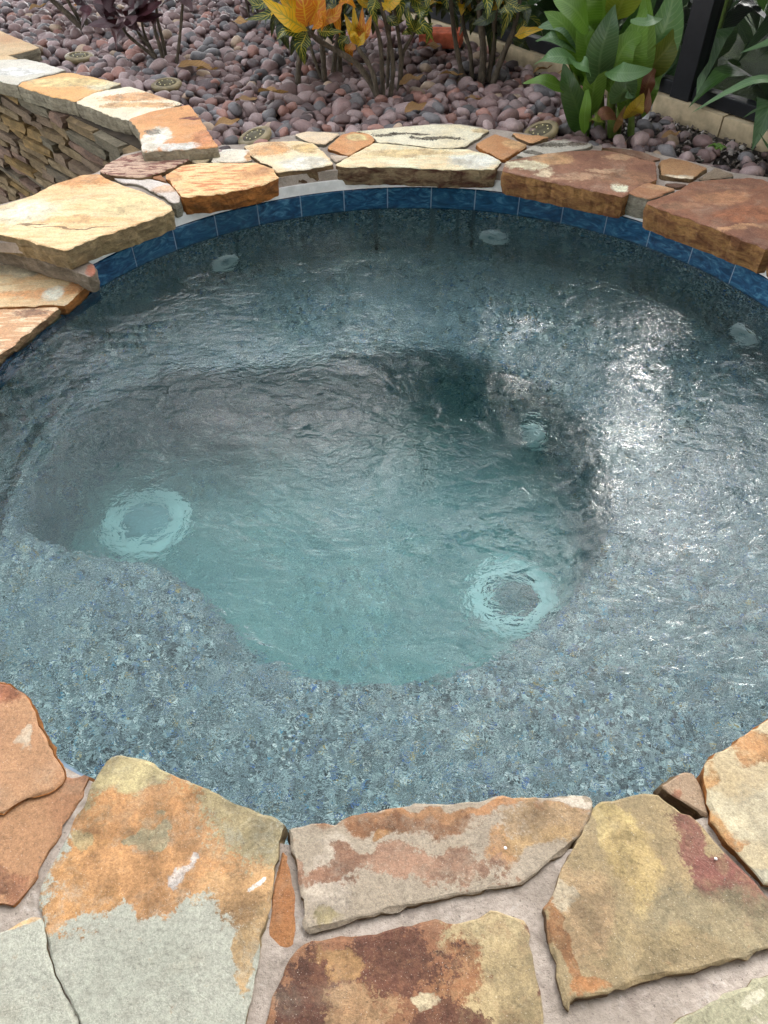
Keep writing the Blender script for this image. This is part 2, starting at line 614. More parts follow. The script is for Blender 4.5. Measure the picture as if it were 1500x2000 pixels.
# bond beam behind the tiles, white grout line over them
ring_solid('bond_beam', -154, 148.0, 150, R + .012, R + .30, -1.35, .060, M_MORTAR, SPA)
ring_solid('grout_line', -20, 148.0, 100, R + .004, R + .09, .0705, .106, M_WHITE, SPA)
ring_solid('mortar_ring', -154, -20.2, 80, R + .03, R + .10, .0605, .106, M_MORTAR, SPA)
ring_solid('spillway_wall', 148.2, 206, 30, R + .012, R + .30, -1.35, -.035, M_MORTAR, SPA)

# waterline tiles, one by one
t = NT('glazed_blue_tile')
o = t.obj()
oi = t.new('ObjectInfo')
cmb = t.new('CombineXYZ')
t.l.new(t.math('MULTIPLY', oi.outputs['Random'], 37.0), cmb.inputs[0])
vadd = t.new('VectorMath', operation='ADD'); t.l.new(o, vadd.inputs[0]); t.l.new(cmb.outputs[0], vadd.inputs[1])
p = t.mapping(vadd.outputs[0], scale=(1, 1, 2.4))
n = t.noise(p, 16, 5, .6, 2.2)
c = t.ramp(n, [(.28, (.004, .018, .045)), (.44, (.009, .044, .11)), (.56, (.020, .092, .18)), (.68, (.07, .20, .30))])
c = t.mix(t.math('MULTIPLY', oi.outputs['Random'], .35), c, (.010, .060, .115, 1))
t.base(c, .10)
t.b.inputs['Specular IOR Level'].default_value = .5
t.bump(n, .15, .004)
M_TILE = t.m
M_TGROUT = simple('tile_grout', (122, 142, 160), .8, .06, 40, .2, 100)
ring_solid('tile_grout', -160, 148, 150, R + .0014, R + .0118, -.012, .0672, M_TGROUT, SPA)
TP = .1545 / R                                   # angle of one tile and its joint
half = (TP * R - .0036) / 2 / R
vs, fs = [], []
nseg = 5
prof_t = [(R + .010, -.010), (R + .0010, -.010), (R, -.0088), (R, .0665), (R + .0012, .068), (R + .010, .068)]
for i in range(nseg + 1):
    a_ = -half + 2 * half * i / nseg
    for r_, z_ in prof_t:
        vs.append((r_ * cos(a_) - R, r_ * sin(a_), z_))
np_ = len(prof_t)
for i in range(nseg):
    for k in range(np_ - 1):
        fs.append([i * np_ + k, i * np_ + k + 1, (i + 1) * np_ + k + 1, (i + 1) * np_ + k])
fs += [list(range(np_)), list(range(nseg * np_, nseg * np_ + np_))[::-1]]
tile_me = None
PH = 2.44517
for k in range(-8, 33):
    a_ = PH - (k + .5) * TP
    low = -.082 if a_ + half > radians(148.6) else 0
    if a_ - half < radians(-154):
        break
    if tile_me is None:
        ob = mesh('waterline_tile', vs, fs, M_TILE, SPA, (CX + R * cos(a_), CY + R * sin(a_), low))
        bm_ = bmesh.new(); bm_.from_mesh(ob.data); bmesh.ops.recalc_face_normals(bm_, faces=bm_.faces[:]); bm_.to_mesh(ob.data); bm_.free()
        tile_me = ob.data
    else:
        ob = place(bpy.data.objects.new('waterline_tile', tile_me), SPA, (CX + R * cos(a_), CY + R * sin(a_), low))
    ob.rotation_euler = (0, 0, a_)

# drains, jets
M_FIT = simple('white_plastic', (244, 246, 246), .35, .02, 20, 0)
M_NOZ = simple('grey_plastic', (176, 188, 194), .4, .05, 20, 0)


def lathe(name, prof, mat, parent, loc, n=32, smooth=True, axis=None):
    vs, fs = [], []
    for (r_, z_) in prof:
        for i in range(n):
            a_ = 2 * pi * i / n
            vs.append(Vector((r_ * cos(a_), r_ * sin(a_), z_)))
    if axis is not None:
        q = Vector(axis).to_track_quat('Z', 'Y')
        vs = [q @ v for v in vs]
    for k in range(len(prof) - 1):
        for i in range(n):
            a_, b_ = k * n + i, k * n + (i + 1) % n
            fs.append([a_, b_, b_ + n, a_ + n])
    return mesh(name, vs, fs, mat, parent, loc, smooth=smooth)


for (u, v) in ((283, 1018), (1001, 1168)):
    q = UW(u, v, FLOOR + .02)
    d = lathe('drain_cover', [(.138, -.03), (.138, .004), (.130, .012), (.088, .016), (.080, .012), (.080, -.002)], M_FIT, SPA, (q.x, q.y, FLOOR + .012), 40)
    lathe('pebble_insert', [(.0795, -.01), (.0795, .006), (.04, .009), (.0, .010)], M_PEBBLE if u > 500 else M_NOZ, d, (q.x, q.y, FLOOR + .012), 32)  # left insert paler: light ripples over it put into the colour


def wall_hit(u, v, f):                          # march the refracted ray to the wall given by f(point) > 0
    lo, hi = UW(u, v, -.001), UW(u, v, -1.0)
    for k in range(400):
        q = lo + (hi - lo) * (k / 400)
        if f(q):
            return q
    return hi


for (u, v) in ((437, 512), (965, 462), (1456, 655)):
    q = wall_hit(u, v, lambda q: (q.to_2d() - Vector((CX, CY))).length > R + .002)
    n_ = Vector((CX - q.x, CY - q.y, 0)).normalized()
    j = lathe('jet_fitting', [(.052, -.01), (.052, .008), (.046, .014), (.022, .016), (.018, .004)], M_FIT, SPA, q, 24, axis=n_)
    lathe('nozzle', [(.0175, -.004), (.0175, .007), (.008, .009), (.007, -.006)], M_NOZ, j, q, 18, axis=n_)


def in_riser(q):
    d_ = q.to_2d() - WC
    th = math.atan2(d_.y, d_.x)
    return q.z < BENCH - .03 and d_.length > well_r(th) - .062


q = wall_hit(1042, 852, in_riser)
n_ = Vector((WC.x - q.x, WC.y - q.y, 0)).normalized()
j = lathe('jet_fitting', [(.056, -.03), (.056, .008), (.049, .018), (.026, .020), (.02, .004)], M_FIT, SPA, q, 24, axis=n_)
lathe('nozzle', [(.0195, -.004), (.0195, .007), (.009, .009), (.008, -.006)], M_NOZ, j, q, 18, axis=n_)

# ------------------------------------------------------------------ spa water
step = .0115
ng = int((R + .012) / step) + 2
idx = {}
vs, fs = [], []


def wave(x, y):
    a1 = mnoise.noise(Vector((x * 7, y * 8.5, 1.3))) * .0019
    a2 = mnoise.noise(Vector((x * 17 + .7 * y, y * 26, 4.1))) * .0011
    a3 = mnoise.noise(Vector((x * 40, y * 52, 9.2))) * .00034
    return a1 + a2 + a3


cells = []
for i in range(-ng, ng):
    for j in range(-ng, ng):
        mxr = math.hypot(min(abs(i), abs(i + 1)), min(abs(j), abs(j + 1))) * step
        if mxr < R + .001:
            cells.append((i, j))


def vid(i, j):
    if (i, j) not in idx:
        idx[(i, j)] = len(vs)
        x, y = i * step, j * step
        r_ = math.hypot(x, y)
        if r_ > R + .006:
            x, y = x * (R + .006) / r_, y * (R + .006) / r_
        vs.append((x, y, wave(x, y)))
    return idx[(i, j)]


edge_cnt = {}
for (i, j) in cells:
    f_ = [vid(i, j), vid(i + 1, j), vid(i + 1, j + 1), vid(i, j + 1)]
    fs.append(f_)
    for k in range(4):
        edge_cnt[(f_[k], f_[(k + 1) % 4])] = 1
bound = {a_: b_ for (a_, b_) in edge_cnt if (b_, a_) not in edge_cnt}
start = next(iter(bound))
loop = [start]
while bound[loop[-1]] != start:
    loop.append(bound[loop[-1]])
base_i = len(vs)
for v_ in loop:
    vs.append((vs[v_][0], vs[v_][1], -1.15))
n_ = len(loop)
for k in range(n_):
    fs.append([loop[(k + 1) % n_], loop[k], base_i + k, base_i + (k + 1) % n_])
fs.append([base_i + k for k in range(n_)][::-1])
t = NT('spa_water')
t.n.remove(t.b)
gl = t.new('BsdfRefraction')
gl.inputs['Roughness'].default_value = 0.0
gl.inputs['IOR'].default_value = 1.333
gs = t.new('BsdfGlossy')                        # ripples too fine to model soften the mirror a little
gs.inputs['Roughness'].default_value = 0.09
fr_ = t.new('Fresnel'); fr_.inputs['IOR'].default_value = 1.333
mxs = t.new('MixShader')
t.l.new(fr_.outputs[0], mxs.inputs[0]); t.l.new(gl.outputs[0], mxs.inputs[1]); t.l.new(gs.outputs[0], mxs.inputs[2])
o = t.obj()
p = t.mapping(o, scale=(1, 1.25, 1))
n1 = t.noise(p, 26, 3, .5, .9)
n2 = t.noise(t.mapping(p, rot=(0, 0, .6)), 62, 2, .5, .8)
h = t.math('ADD', t.math('MULTIPLY', n1, .75), t.math('MULTIPLY', n2, .26))
bp = t.new('Bump'); bp.inputs['Strength'].default_value = .30; bp.inputs['Distance'].default_value = .012
t.l.new(t.math('MULTIPLY', h, t.rng(t.noise(o, 3.4, 3, .5, .6), .32, .68, .35, 1.35)), bp.inputs['Height'])
for x_ in (gl, gs, fr_):
    t.l.new(bp.outputs[0], x_.inputs['Normal'])
t.l.new(mxs.outputs[0], t.out.inputs['Surface'])
va = t.new('VolumeAbsorption')
va.inputs['Color'].default_value = (.10, .86, .84, 1)
va.inputs['Density'].default_value = .46
t.l.new(va.outputs[0], t.out.inputs['Volume'])
M_WATER = t.m
WATER = kind(mesh('spa_water', vs, fs, M_WATER, None, (CX, CY, 0), smooth=True), 'structure')

# lower swimming pool on the left
t = NT('pool_water')
t.base((.02, .05, .05, 1), .04)
t.b.inputs['Specular IOR Level'].default_value = .5
t.bump(t.noise(t.obj(), 14, 4, .5, .5), .25, .02)
sheet('pool_water', [(-1.0, 2.9), (-4.2, 6.2), (-12, 6.2), (-12, -1.0), (-3.2, -1.0), (-1.35, .9), (-1.3, 2.0)], -.56, t.m)

# ------------------------------------------------------------------ mortar bed and coping stones
outer_far = px_poly([(1680, 440), (1590, 384), (1500, 346), (1433, 337), (1380, 322), (1300, 304), (1253, 293), (1210, 288), (1157, 279), (1075, 267), (1002, 257), (957, 251), (900, 242),
                     (847, 241), (737, 252), (690, 256), (663, 258), (600, 256), (580, 262), (470, 282), (423, 283), (400, 282), (290, 290), (240, 302), (190, 336), (120, 362), (60, 383), (-40, 410), (-150, 425)], .138)
inner = [Vector((CX + (R + .012) * cos(a_), CY + (R + .012) * sin(a_))) for a_ in np.radians(np.linspace(149, 10, 70))]
pol = cw_fix([tuple(p_) for p_ in (outer_far + [U(-150, 470, .13).to_2d()] + inner)])


def prism(name, poly, z0, z1, mat, parent, loc):
    n = len(poly)
    vs = [(x - loc[0], y - loc[1], z0) for x, y in poly] + [(x - loc[0], y - loc[1], z1) for x, y in poly]
    fs = [list(range(n))[::-1], list(range(n, 2 * n))] + [[i, (i + 1) % n, n + (i + 1) % n, n + i] for i in range(n)]
    return mesh(name, vs, fs, mat, parent, loc)


BED = prism('mortar_bed', pol, .1062, .1375, M_MORTAR, SPA, (CX, CY, 0))
near_poly = [(CX + (R + .05) * cos(a_), CY + (R + .012) * sin(a_)) for a_ in np.radians(np.linspace(209, 360 + 9, 80))] + \
            [(CX + 1.459 * cos(a_), CY + 1.459 * sin(a_)) for a_ in np.radians(np.linspace(360 + 9, 209, 60))]
BEDN = prism('mortar_bed', cw_fix(near_poly), .1062, .1440, M_MORTAR, SPA, (CX, CY, 0))

CREAM, ORNG = (232, 212, 170), (214, 150, 72)
ZC = .152
# far ring, left to right
px_stone([(-160, 452), (-150, 428), (0, 403), (65, 382), (100, 363), (160, 343), (193, 340), (213, 353), (253, 367), (300, 383), (333, 402), (334, 409), (287, 428), (233, 448), (187, 461), (143, 481), (128, 488), (100, 482), (60, 469), (0, 457)],
         .156, .062, BED, (226, 200, 148), (222, 182, 120), E_TAN,
         [(170, 350, 60, 16, (205, 140, 60), .9, .5), (100, 430, 150, 7, (205, 160, 95), .8, .6), (240, 400, 60, 16, (216, 186, 128), 1.0, .5), (40, 415, 60, 22, (232, 215, 178), .9, .5),
          (150, 445, 90, 1.2, (120, 92, 55), .35, .5), (60, 440, 30, 1.2, (120, 92, 55), .5, .5)], ((206, 158, 92), -.35, 5, 9, .6), 'large cream slab with faint orange bands beside the spillway', amp=.003)
px_stone([(195, 334), (210, 320), (240, 305), (290, 293), (350, 288), (392, 287), (385, 300), (340, 325), (310, 335), (280, 345), (220, 342)],
         .156, .05, BED, (200, 168, 140), (186, 150, 120), E_DUN, [], ((118, 66, 52), .25, 3.5, 20, 1.0), 'mottled purple brown and cream stone')
px_stone([(222, 347), (262, 346), (300, 350), (330, 359), (350, 381), (350, 394), (338, 398), (318, 383), (290, 367), (268, 358), (243, 357)],
         .148, .05, BED, (214, 205, 196), (190, 176, 160), E_GREY, [(320, 372, 24, 7, (208, 168, 130), 1, .5)], None, 'thin pale grey sliver', seg=.01, amp=.003)
px_stone([(299, 346), (313, 338), (325, 355)], .147, .04, BED, (178, 118, 60), (150, 96, 48), E_ORANGE, [], None, None, seg=.01, amp=.002)
px_stone([(323, 341), (355, 322), (400, 317), (500, 318), (533, 330), (541, 348), (510, 361), (450, 374), (400, 381), (357, 384), (345, 366), (335, 351)],
         .157, .06, BED, (238, 204, 142), (232, 186, 112), E_ORANGE, [(500, 336, 30, 16, (220, 150, 78), .8, .5), (340, 345, 16, 10, (215, 145, 70), .8, .5)], ((206, 122, 42), .12, 4.5, 17, 1.0), 'rounded cream stone streaked with orange')
px_stone([(375, 313), (411, 292), (415, 300), (405, 313), (390, 316)], .15, .045, BED, (222, 206, 170), (200, 178, 130), E_GREY, [], None, None, seg=.01, amp=.002)
px_stone([(420, 295), (450, 292), (486, 293), (488, 312), (450, 315), (416, 313)], .151, .045, BED, (240, 234, 220), (228, 216, 190), E_GREY, [(484, 305, 9, 10, (205, 150, 80), .8, .5)], None, 'small white oblong stone', seg=.01, amp=.002)
px_stone([(476, 284), (510, 277), (580, 275), (612, 280), (630, 297), (650, 321), (613, 328), (543, 337), (533, 329), (530, 322), (500, 308), (487, 295)],
         ZC, .064, BED, (236, 214, 172), (228, 196, 140), E_DUN, [(525, 292, 45, 13, (212, 150, 76), 1.0, .5), (600, 290, 25, 10, (222, 176, 104), 1.0, .5), (588, 318, 50, 12, (240, 226, 196), .8, .5)], None, 'cream stone with an orange back edge')
px_stone([(578, 263), (601, 257), (662, 259), (634, 281), (607, 277)], .15, .05, BED, (226, 204, 168), (216, 184, 138), E_GREY, [], None, None, seg=.011, amp=.003)
px_stone([(642, 287), (667, 264), (687, 258), (727, 263), (729, 276), (683, 301)], .151, .05, BED, (214, 152, 78), (196, 128, 56), E_ORANGE, [(700, 268, 20, 6, (232, 196, 130), 1.2, .5)], None, 'small orange stone', seg=.011, amp=.003)
px_stone([(646, 303), (681, 304), (657, 316)], .146, .04, BED, (212, 196, 172), (168, 136, 104), E_GREY, [], None, None, seg=.01, amp=.002)
px_stone([(695, 258), (737, 253), (847, 242), (900, 242), (956, 252), (933, 267), (903, 284), (893, 287), (843, 288), (783, 280), (740, 277), (722, 261)],
         ZC, .055, BED, (232, 222, 190), (222, 208, 166), E_GREY, [(762, 263, 34, 4, (72, 64, 50), 1.9, .25), (850, 270, 46, 4, (74, 66, 52), 2.1, .2), (820, 262, 25, 2.5, (80, 70, 55), 2.0, .2), (935, 254, 20, 6, (214, 186, 130), 1, .5)], None, 'long pale cream stone with black lichen specks')
px_stone([(657, 321), (668, 314), (733, 279), (793, 284), (850, 291), (913, 291), (950, 300), (976, 313), (963, 330), (867, 330), (780, 325), (733, 325), (662, 325)],
         ZC, .064, BED, (240, 226, 188), (232, 210, 160), E_DARK, [(790, 300, 80, 8, (222, 184, 122), 1.1, .5), (930, 315, 50, 14, (228, 220, 196), .8, .5)], ((222, 180, 116), .25, 4, 10, .5), 'long cream stone with a dark brown broken front')
px_stone([(930, 281), (967, 261), (1029, 282), (984, 311), (947, 293)], .151, .05, BED, (196, 140, 74), (176, 116, 52), E_ORANGE, [(1005, 280, 25, 8, (206, 160, 96), 1.1, .5)], None, 'orange diamond shaped stone', seg=.011, amp=.003)
px_stone([(1003, 259), (1072, 268), (1037, 277), (1012, 268)], .15, .04, BED, (206, 150, 86), (190, 130, 66), E_DUN, [], None, None, seg=.011, amp=.003)
px_stone([(1010, 302), (1037, 287), (1080, 274), (1156, 281), (1150, 288), (1032, 306)], .149, .05, BED, (196, 190, 174), (168, 160, 142), E_GREY, [(1075, 282, 40, 4, (86, 78, 64), 1.8, .25), (1130, 281, 26, 4, (96, 78, 60), 1.6, .3), (1040, 296, 20, 3, (90, 84, 72), 1.6, .3)], None, 'grey stone with dark blotches', seg=.012)
px_stone([(984, 334), (989, 316), (1060, 302), (1103, 297), (1160, 294), (1200, 297), (1279, 317), (1282, 350), (1253, 360), (1217, 380), (1167, 371), (1127, 364), (1083, 354), (1000, 339)],
         .156, .075, BED, (128, 84, 58), (148, 100, 68), E_BROWN, [(1030, 324, 42, 9, (226, 204, 164), 1.5, .22), (1075, 310, 36, 12, (186, 140, 84), 1.4, .3), (1060, 338, 22, 5, (216, 188, 148), 1.6, .3), (1207, 362, 17, 9, (232, 214, 178), 1.5, .22), (1225, 345, 60, 14, (150, 104, 66), 1.4, .4), (1180, 332, 40, 5, (186, 148, 108), 2.2, .15), (1130, 345, 60, 6, (178, 138, 100), 2.4, .12), (1220, 305, 40, 6, (176, 134, 90), 1.6, .3)], None, 'large chocolate brown stone with cream patches')
px_stone([(1174, 289), (1213, 290), (1253, 296), (1290, 309), (1270, 313), (1212, 296)], .146, .05, BED, (150, 108, 78), (120, 86, 62), E_DUN, [], None, None, seg=.011, amp=.003)
px_stone([(1291, 314), (1310, 307), (1345, 315), (1379, 328), (1350, 349), (1293, 342)], .151, .05, BED, (176, 132, 76), (156, 110, 58), E_DUN, [(1322, 346, 30, 5, (205, 190, 160), 1.0, .4)], None, 'ochre stone behind the brown slab', seg=.012, amp=.003)
px_stone([(1368, 347), (1397, 328), (1432, 341), (1393, 348)], .149, .05, BED, (148, 130, 106), (126, 108, 84), E_GREY, [], None, None, seg=.011, amp=.003)
px_stone([(1228, 377), (1257, 356), (1319, 368), (1268, 387)], .153, .07, BED, (176, 122, 72), (150, 98, 56), E_GREY, [(1285, 368, 25, 7, (196, 150, 96), 1.2, .4)], None, 'small orange brown wedge in the coping front', seg=.011, amp=.003)
px_stone([(1301, 357), (1342, 360), (1323, 366)], .146, .04, BED, (126, 90, 66), (104, 74, 54), E_DUN, [], None, None, seg=.01, amp=.002)
px_stone([(1266, 393), (1324, 373), (1352, 355), (1400, 351), (1460, 348), (1492, 352), (1590, 396), (1640, 440), (1580, 478), (1499, 485), (1460, 469), (1388, 441), (1332, 421), (1272, 399)],
         .158, .078, BED, (122, 80, 56), (140, 88, 52), E_BROWN, [(1400, 385, 60, 12, (168, 114, 66), 1.6, .3), (1330, 400, 50, 9, (156, 110, 72), 1.7, .3), (1460, 420, 70, 16, (156, 92, 44), 1.3, .4), (1420, 365, 60, 6, (140, 96, 64), 1.8, .3), (1440, 445, 60, 5, (180, 130, 80), 1.8, .25)], None, 'large rust brown slab at the right end of the far coping')
slab([tuple(U(u, v, .154).to_2d()) for u, v in [(1506, 492), (1585, 484), (1650, 446), (1760, 540), (1640, 590), (1560, 545)]], .154, .07, [stone_mat((186, 150, 104), (150, 110, 74)), E_BROWN], BED)

# spillway stones, lower and wet
px_stone([(-200, 492), (-60, 490), (40, 512), (100, 527), (173, 546), (160, 563), (127, 593), (70, 596), (0, 598), (-200, 606)], .030, .045, SPA, (222, 200, 150), (206, 172, 112), E_ORANGE,
         [(80, 575, 90, 9, (208, 142, 60), .9, .5), (158, 555, 18, 22, (192, 130, 56), .8, .5), (105, 575, 22, 14, (226, 214, 188), .9, .4), (20, 530, 70, 12, (206, 194, 160), .9, .5)], ((200, 150, 84), .35, 5, 9, .6), 'wet cream and orange slab in the spillway', wet=.42)
px_stone([(-200, 610), (0, 601), (110, 596), (112, 601), (63, 641), (0, 689), (-60, 740), (-200, 700)], .022, .04, SPA, (200, 150, 92), (186, 128, 66), E_DUN,
         [(60, 610, 30, 8, (140, 96, 58), .9, .5)], ((228, 196, 150), .55, 6, 12, .9), 'wet orange slab with pale streaks at the spillway lip', wet=.45)
slab([tuple(U(u, v, .015).to_2d()) for u, v in [(-200, 715), (-64, 746), (-120, 830), (-200, 900), (-420, 880), (-400, 720)]], .015, .04, [stone_mat((206, 176, 126), (180, 130, 76), wet=.4), E_DUN], SPA)
# thin stone under the big cream slab, with a rust red end
px_stone([(-150, 462), (0, 487), (70, 505), (130, 522), (172, 540), (186, 531), (182, 516), (150, 500), (40, 455)], .090, .052, SPA, (150, 138, 124), (120, 108, 94), edge_mat((128, 116, 100), (96, 86, 72)), [(182, 524, 10, 16, (150, 84, 50), .5, .4)], None, 'thin grey under stone with a rust red end', amp=.002)

# near side stones
N = BEDN
px_stone([(-170, 1390), (0, 1330), (44, 1352), (62, 1384), (76, 1420), (92, 1448), (112, 1488), (124, 1524), (142, 1518), (160, 1512), (178, 1512), (160, 1546), (120, 1620), (80, 1688), (56, 1736), (32, 1768), (0, 1766), (-170, 1730)],
         .149, .055, N, (196, 138, 86), (182, 122, 74), E_ORANGE, [(20, 1735, 70, 22, (168, 104, 62), .8, .5), (150, 1530, 40, 20, (186, 112, 60), .8, .5), (80, 1430, 16, 40, (206, 178, 140), .9, .4)], None, 'plain orange brown stone', amp=.005)
px_stone([(-170, 1392), (0, 1329), (44, 1351), (63, 1384), (77, 1420), (93, 1448), (113, 1488), (125, 1523), (100, 1542), (60, 1556), (30, 1574), (0, 1588), (-170, 1610)],
         .1555, .0075, N, (206, 148, 96), (192, 132, 82), E_ORANGE, [(20, 1345, 40, 25, (178, 100, 52), .8, .5), (75, 1420, 14, 22, (214, 190, 160), .9, .4)], None, 'split upper layer of the orange brown stone', amp=.005)
px_stone([(212, 1479), (232, 1473), (260, 1476), (304, 1495), (360, 1523), (420, 1547), (480, 1579), (520, 1593), (559, 1607), (546, 1624), (544, 1668), (532, 1712), (520, 1780), (504, 1860), (488, 1940), (478, 2000), (462, 2130), (190, 2130), (152, 2000), (120, 1930), (98, 1876), (82, 1790), (76, 1740), (100, 1688), (140, 1612), (172, 1556), (184, 1522)],
         .152, .055, N, (196, 196, 178), (184, 186, 168), E_TAN,
         [(300, 1540, 260, 90, (182, 160, 108), .7, .4), (460, 1660, 110, 90, (180, 160, 112), .8, .4), (260, 1640, 150, 110, (206, 140, 68), 1.0, .14), (160, 1730, 80, 95, (216, 150, 72), 1.0, .14), (330, 1710, 180, 62, (210, 146, 76), 1.1, .14), (460, 1740, 70, 70, (208, 156, 92), 1.2, .2),
          (290, 1640, 30, 20, (186, 170, 128), 1.0, .2), (150, 1650, 32, 20, (190, 164, 110), 1.0, .25), (500, 1840, 24, 90, (206, 164, 104), 1.1, .2), (358, 1706, 16, 14, (226, 214, 204), 1.2, .3), (470, 1706, 10, 6, (236, 232, 226), .8, .3), (520, 1728, 12, 8, (228, 224, 218), .8, .3), (250, 1500, 60, 30, (206, 186, 128), .9, .4)], None, 'big pale stone with a broad orange stain', amp=.0016)
px_stone([(-170, 1850), (0, 1820), (30, 1807), (62, 1795), (79, 1796), (96, 1876), (118, 1930), (150, 2000), (188, 2130), (-170, 2130)],
         .1515, .055, N, (198, 198, 180), (186, 188, 170), E_TAN, [(40, 1812, 60, 14, (206, 160, 100), 1.0, .3)], None, 'pale grey green stone along the crack', amp=.0007)
px_stone([(549, 1665), (558, 1664), (568, 1704), (572, 1764), (578, 1820), (574, 1849), (552, 1856), (515, 1850), (524, 1788), (538, 1720)],
         .146, .05, N, (196, 124, 44), (180, 106, 34), E_ORANGE, [], None, 'narrow rust orange sliver', seg=.008, amp=.002)
px_stone([(561, 1617), (602, 1608), (641, 1608), (656, 1613), (667, 1597), (727, 1586), (818, 1571), (927, 1563), (992, 1558), (1100, 1550), (1140, 1552), (1158, 1558), (1154, 1594), (1124, 1642), (1088, 1670), (1044, 1706), (1012, 1727), (960, 1737), (900, 1751), (753, 1776), (606, 1819), (599, 1812), (595, 1758), (588, 1748), (580, 1701), (566, 1636)],
         .1515, .058, N, (190, 172, 148), (174, 155, 130), E_DUN,
         [(790, 1590, 160, 26, (150, 96, 52), 1.2, .4), (930, 1572, 200, 13, (190, 128, 70), 1.0, .4), (650, 1700, 70, 60, (204, 186, 164), 1.2, .4), (680, 1670, 130, 16, (160, 112, 82), 1.6, .3), (770, 1620, 30, 14, (184, 126, 60), 1.2, .3), (985, 1650, 40, 32, (196, 140, 80), 1.3, .3), (1080, 1600, 70, 40, (186, 148, 100), 1.3, .4), (1060, 1640, 60, 26, (190, 150, 94), 1.2, .4), (850, 1680, 130, 34, (176, 130, 100), 1.8, .3), (640, 1770, 40, 20, (190, 170, 120), 1.0, .4), (1110, 1555, 50, 8, (222, 206, 184), 1.0, .4)], None, 'pinkish grey stone with brown mottling')
px_stone([(1172, 1562), (1188, 1560), (1284, 1548), (1300, 1562), (1340, 1590), (1368, 1614), (1400, 1646), (1432, 1682), (1468, 1710), (1500, 1750), (1570, 1810), (1566, 1838), (1500, 1857), (1432, 1873), (1348, 1897), (1260, 1913), (1228, 1925), (1180, 1945), (1116, 1953), (1108, 1972), (1096, 1918), (1076, 1846), (1060, 1778), (1076, 1754), (1096, 1698), (1116, 1658), (1140, 1622)],
         .1545, .064, N, (172, 148, 104), (186, 156, 104), E_DUN,
         [(1200, 1600, 34, 60, (216, 186, 112), 1.2, .35), (1235, 1690, 40, 90, (204, 172, 104), 1.2, .4), (1360, 1660, 44, 56, (142, 86, 68), 1.3, .25), (1430, 1720, 60, 44, (146, 82, 68), 1.2, .25), (1480, 1770, 46, 24, (140, 80, 62), 1.2, .3), (1150, 1800, 60, 80, (192, 156, 108), 1.1, .4), (1086, 1840, 22, 90, (176, 116, 58), 1.0, .25), (1120, 1930, 60, 24, (190, 120, 48), 1.0, .3), (1400, 1800, 150, 60, (164, 146, 108), .9, .5), (1096, 1758, 22, 20, (208, 188, 154), 1.0, .25), (1270, 1860, 120, 26, (170, 146, 100), .9, .4)], None, 'large khaki stone with a maroon right edge')
px_stone([(1289, 1538), (1304, 1522), (1332, 1503), (1356, 1506), (1368, 1530), (1380, 1562), (1387, 1593), (1368, 1588), (1336, 1570), (1308, 1553)],
         .15, .05, N, (198, 170, 138), (180, 146, 112), E_DUN, [(1305, 1522, 20, 12, (160, 100, 66), 1.0, .4)], None, 'small pinkish tan stone', seg=.009, amp=.003)
px_stone([(1367, 1514), (1376, 1490), (1408, 1470), (1452, 1438), (1476, 1426), (1500, 1404), (1580, 1372), (1660, 1480), (1650, 1610), (1570, 1750), (1500, 1727), (1476, 1706), (1440, 1670), (1400, 1634), (1391, 1610), (1386, 1574), (1373, 1538)],
         .1575, .066, N, (216, 196, 154), (206, 180, 132), E_ORANGE, [(1450, 1455, 50, 26, (206, 142, 72), 1.1, .35), (1382, 1560, 20, 70, (204, 146, 72), 1.0, .35), (1430, 1602, 26, 12, (206, 140, 66), 1.3, .3), (1470, 1560, 60, 40, (220, 204, 166), 1.0, .4), (1420, 1670, 40, 26, (190, 140, 72), 1.1, .4), (1490, 1690, 30, 24, (226, 214, 182), .9, .4)], None, 'cream stone with an orange rim at the right', amp=.006)
P2 = PAVE
px_stone([(516, 2000), (538, 1936), (563, 1876), (585, 1850), (636, 1832), (693, 1828), (760, 1816), (831, 1804), (857, 1798), (875, 1804), (927, 1793), (966, 1774), (996, 1787), (1026, 1806), (1031, 1832), (1048, 1902), (1061, 1970), (1063, 2130), (470, 2130)],
         .152, .05, P2, (168, 112, 66), (150, 92, 54), E_DUN,
         [(960, 1850, 90, 120, (196, 172, 122), 1.0, .2), (990, 1960, 60, 140, (198, 170, 116), .9, .25), (900, 1890, 40, 60, (170, 108, 56), 1.2, .25), (600, 1930, 60, 90, (112, 64, 42), 1.6, .22), (770, 1860, 110, 55, (116, 66, 44), 1.6, .2), (880, 1980, 80, 50, (110, 62, 40), 1.6, .2), (560, 1990, 50, 60, (106, 60, 42), 1.4, .2), (840, 1935, 40, 24, (206, 186, 146), 1.1, .2), (1036, 1880, 14, 90, (128, 76, 54), .8, .3), (660, 1860, 60, 30, (196, 142, 76), 1.3, .3), (700, 1950, 70, 50, (188, 142, 92), 1.8, .2)], None, 'dark brown and buff mottled stone')
px_stone([(1560, 1885), (1500, 1907), (1452, 1927), (1380, 1963), (1320, 1991), (1292, 2012), (1320, 2130), (1660, 2130), (1660, 1900)],
         .150, .05, P2, (190, 184, 148), (178, 172, 138), E_TAN, [(1470, 1950, 30, 12, (214, 206, 176), 1.0, .3), (1480, 1990, 20, 10, (210, 200, 170), 1.2, .3)], None, 'pale olive stone')

# more of the same paving round the rest of the spa, out of the photograph
traced = Vector((0, .5))


def clip(poly, p0, n):
    out = []
    for i in range(len(poly)):
        a_, b_ = poly[i], poly[(i + 1) % len(poly)]
        da, db = (a_ - p0).dot(n), (b_ - p0).dot(n)
        if da <= 0:
            out.append(a_)
        if (da < 0 < db) or (db < 0 < da):
            out.append(a_ + (b_ - a_) * (da / (da - db)))
    return out


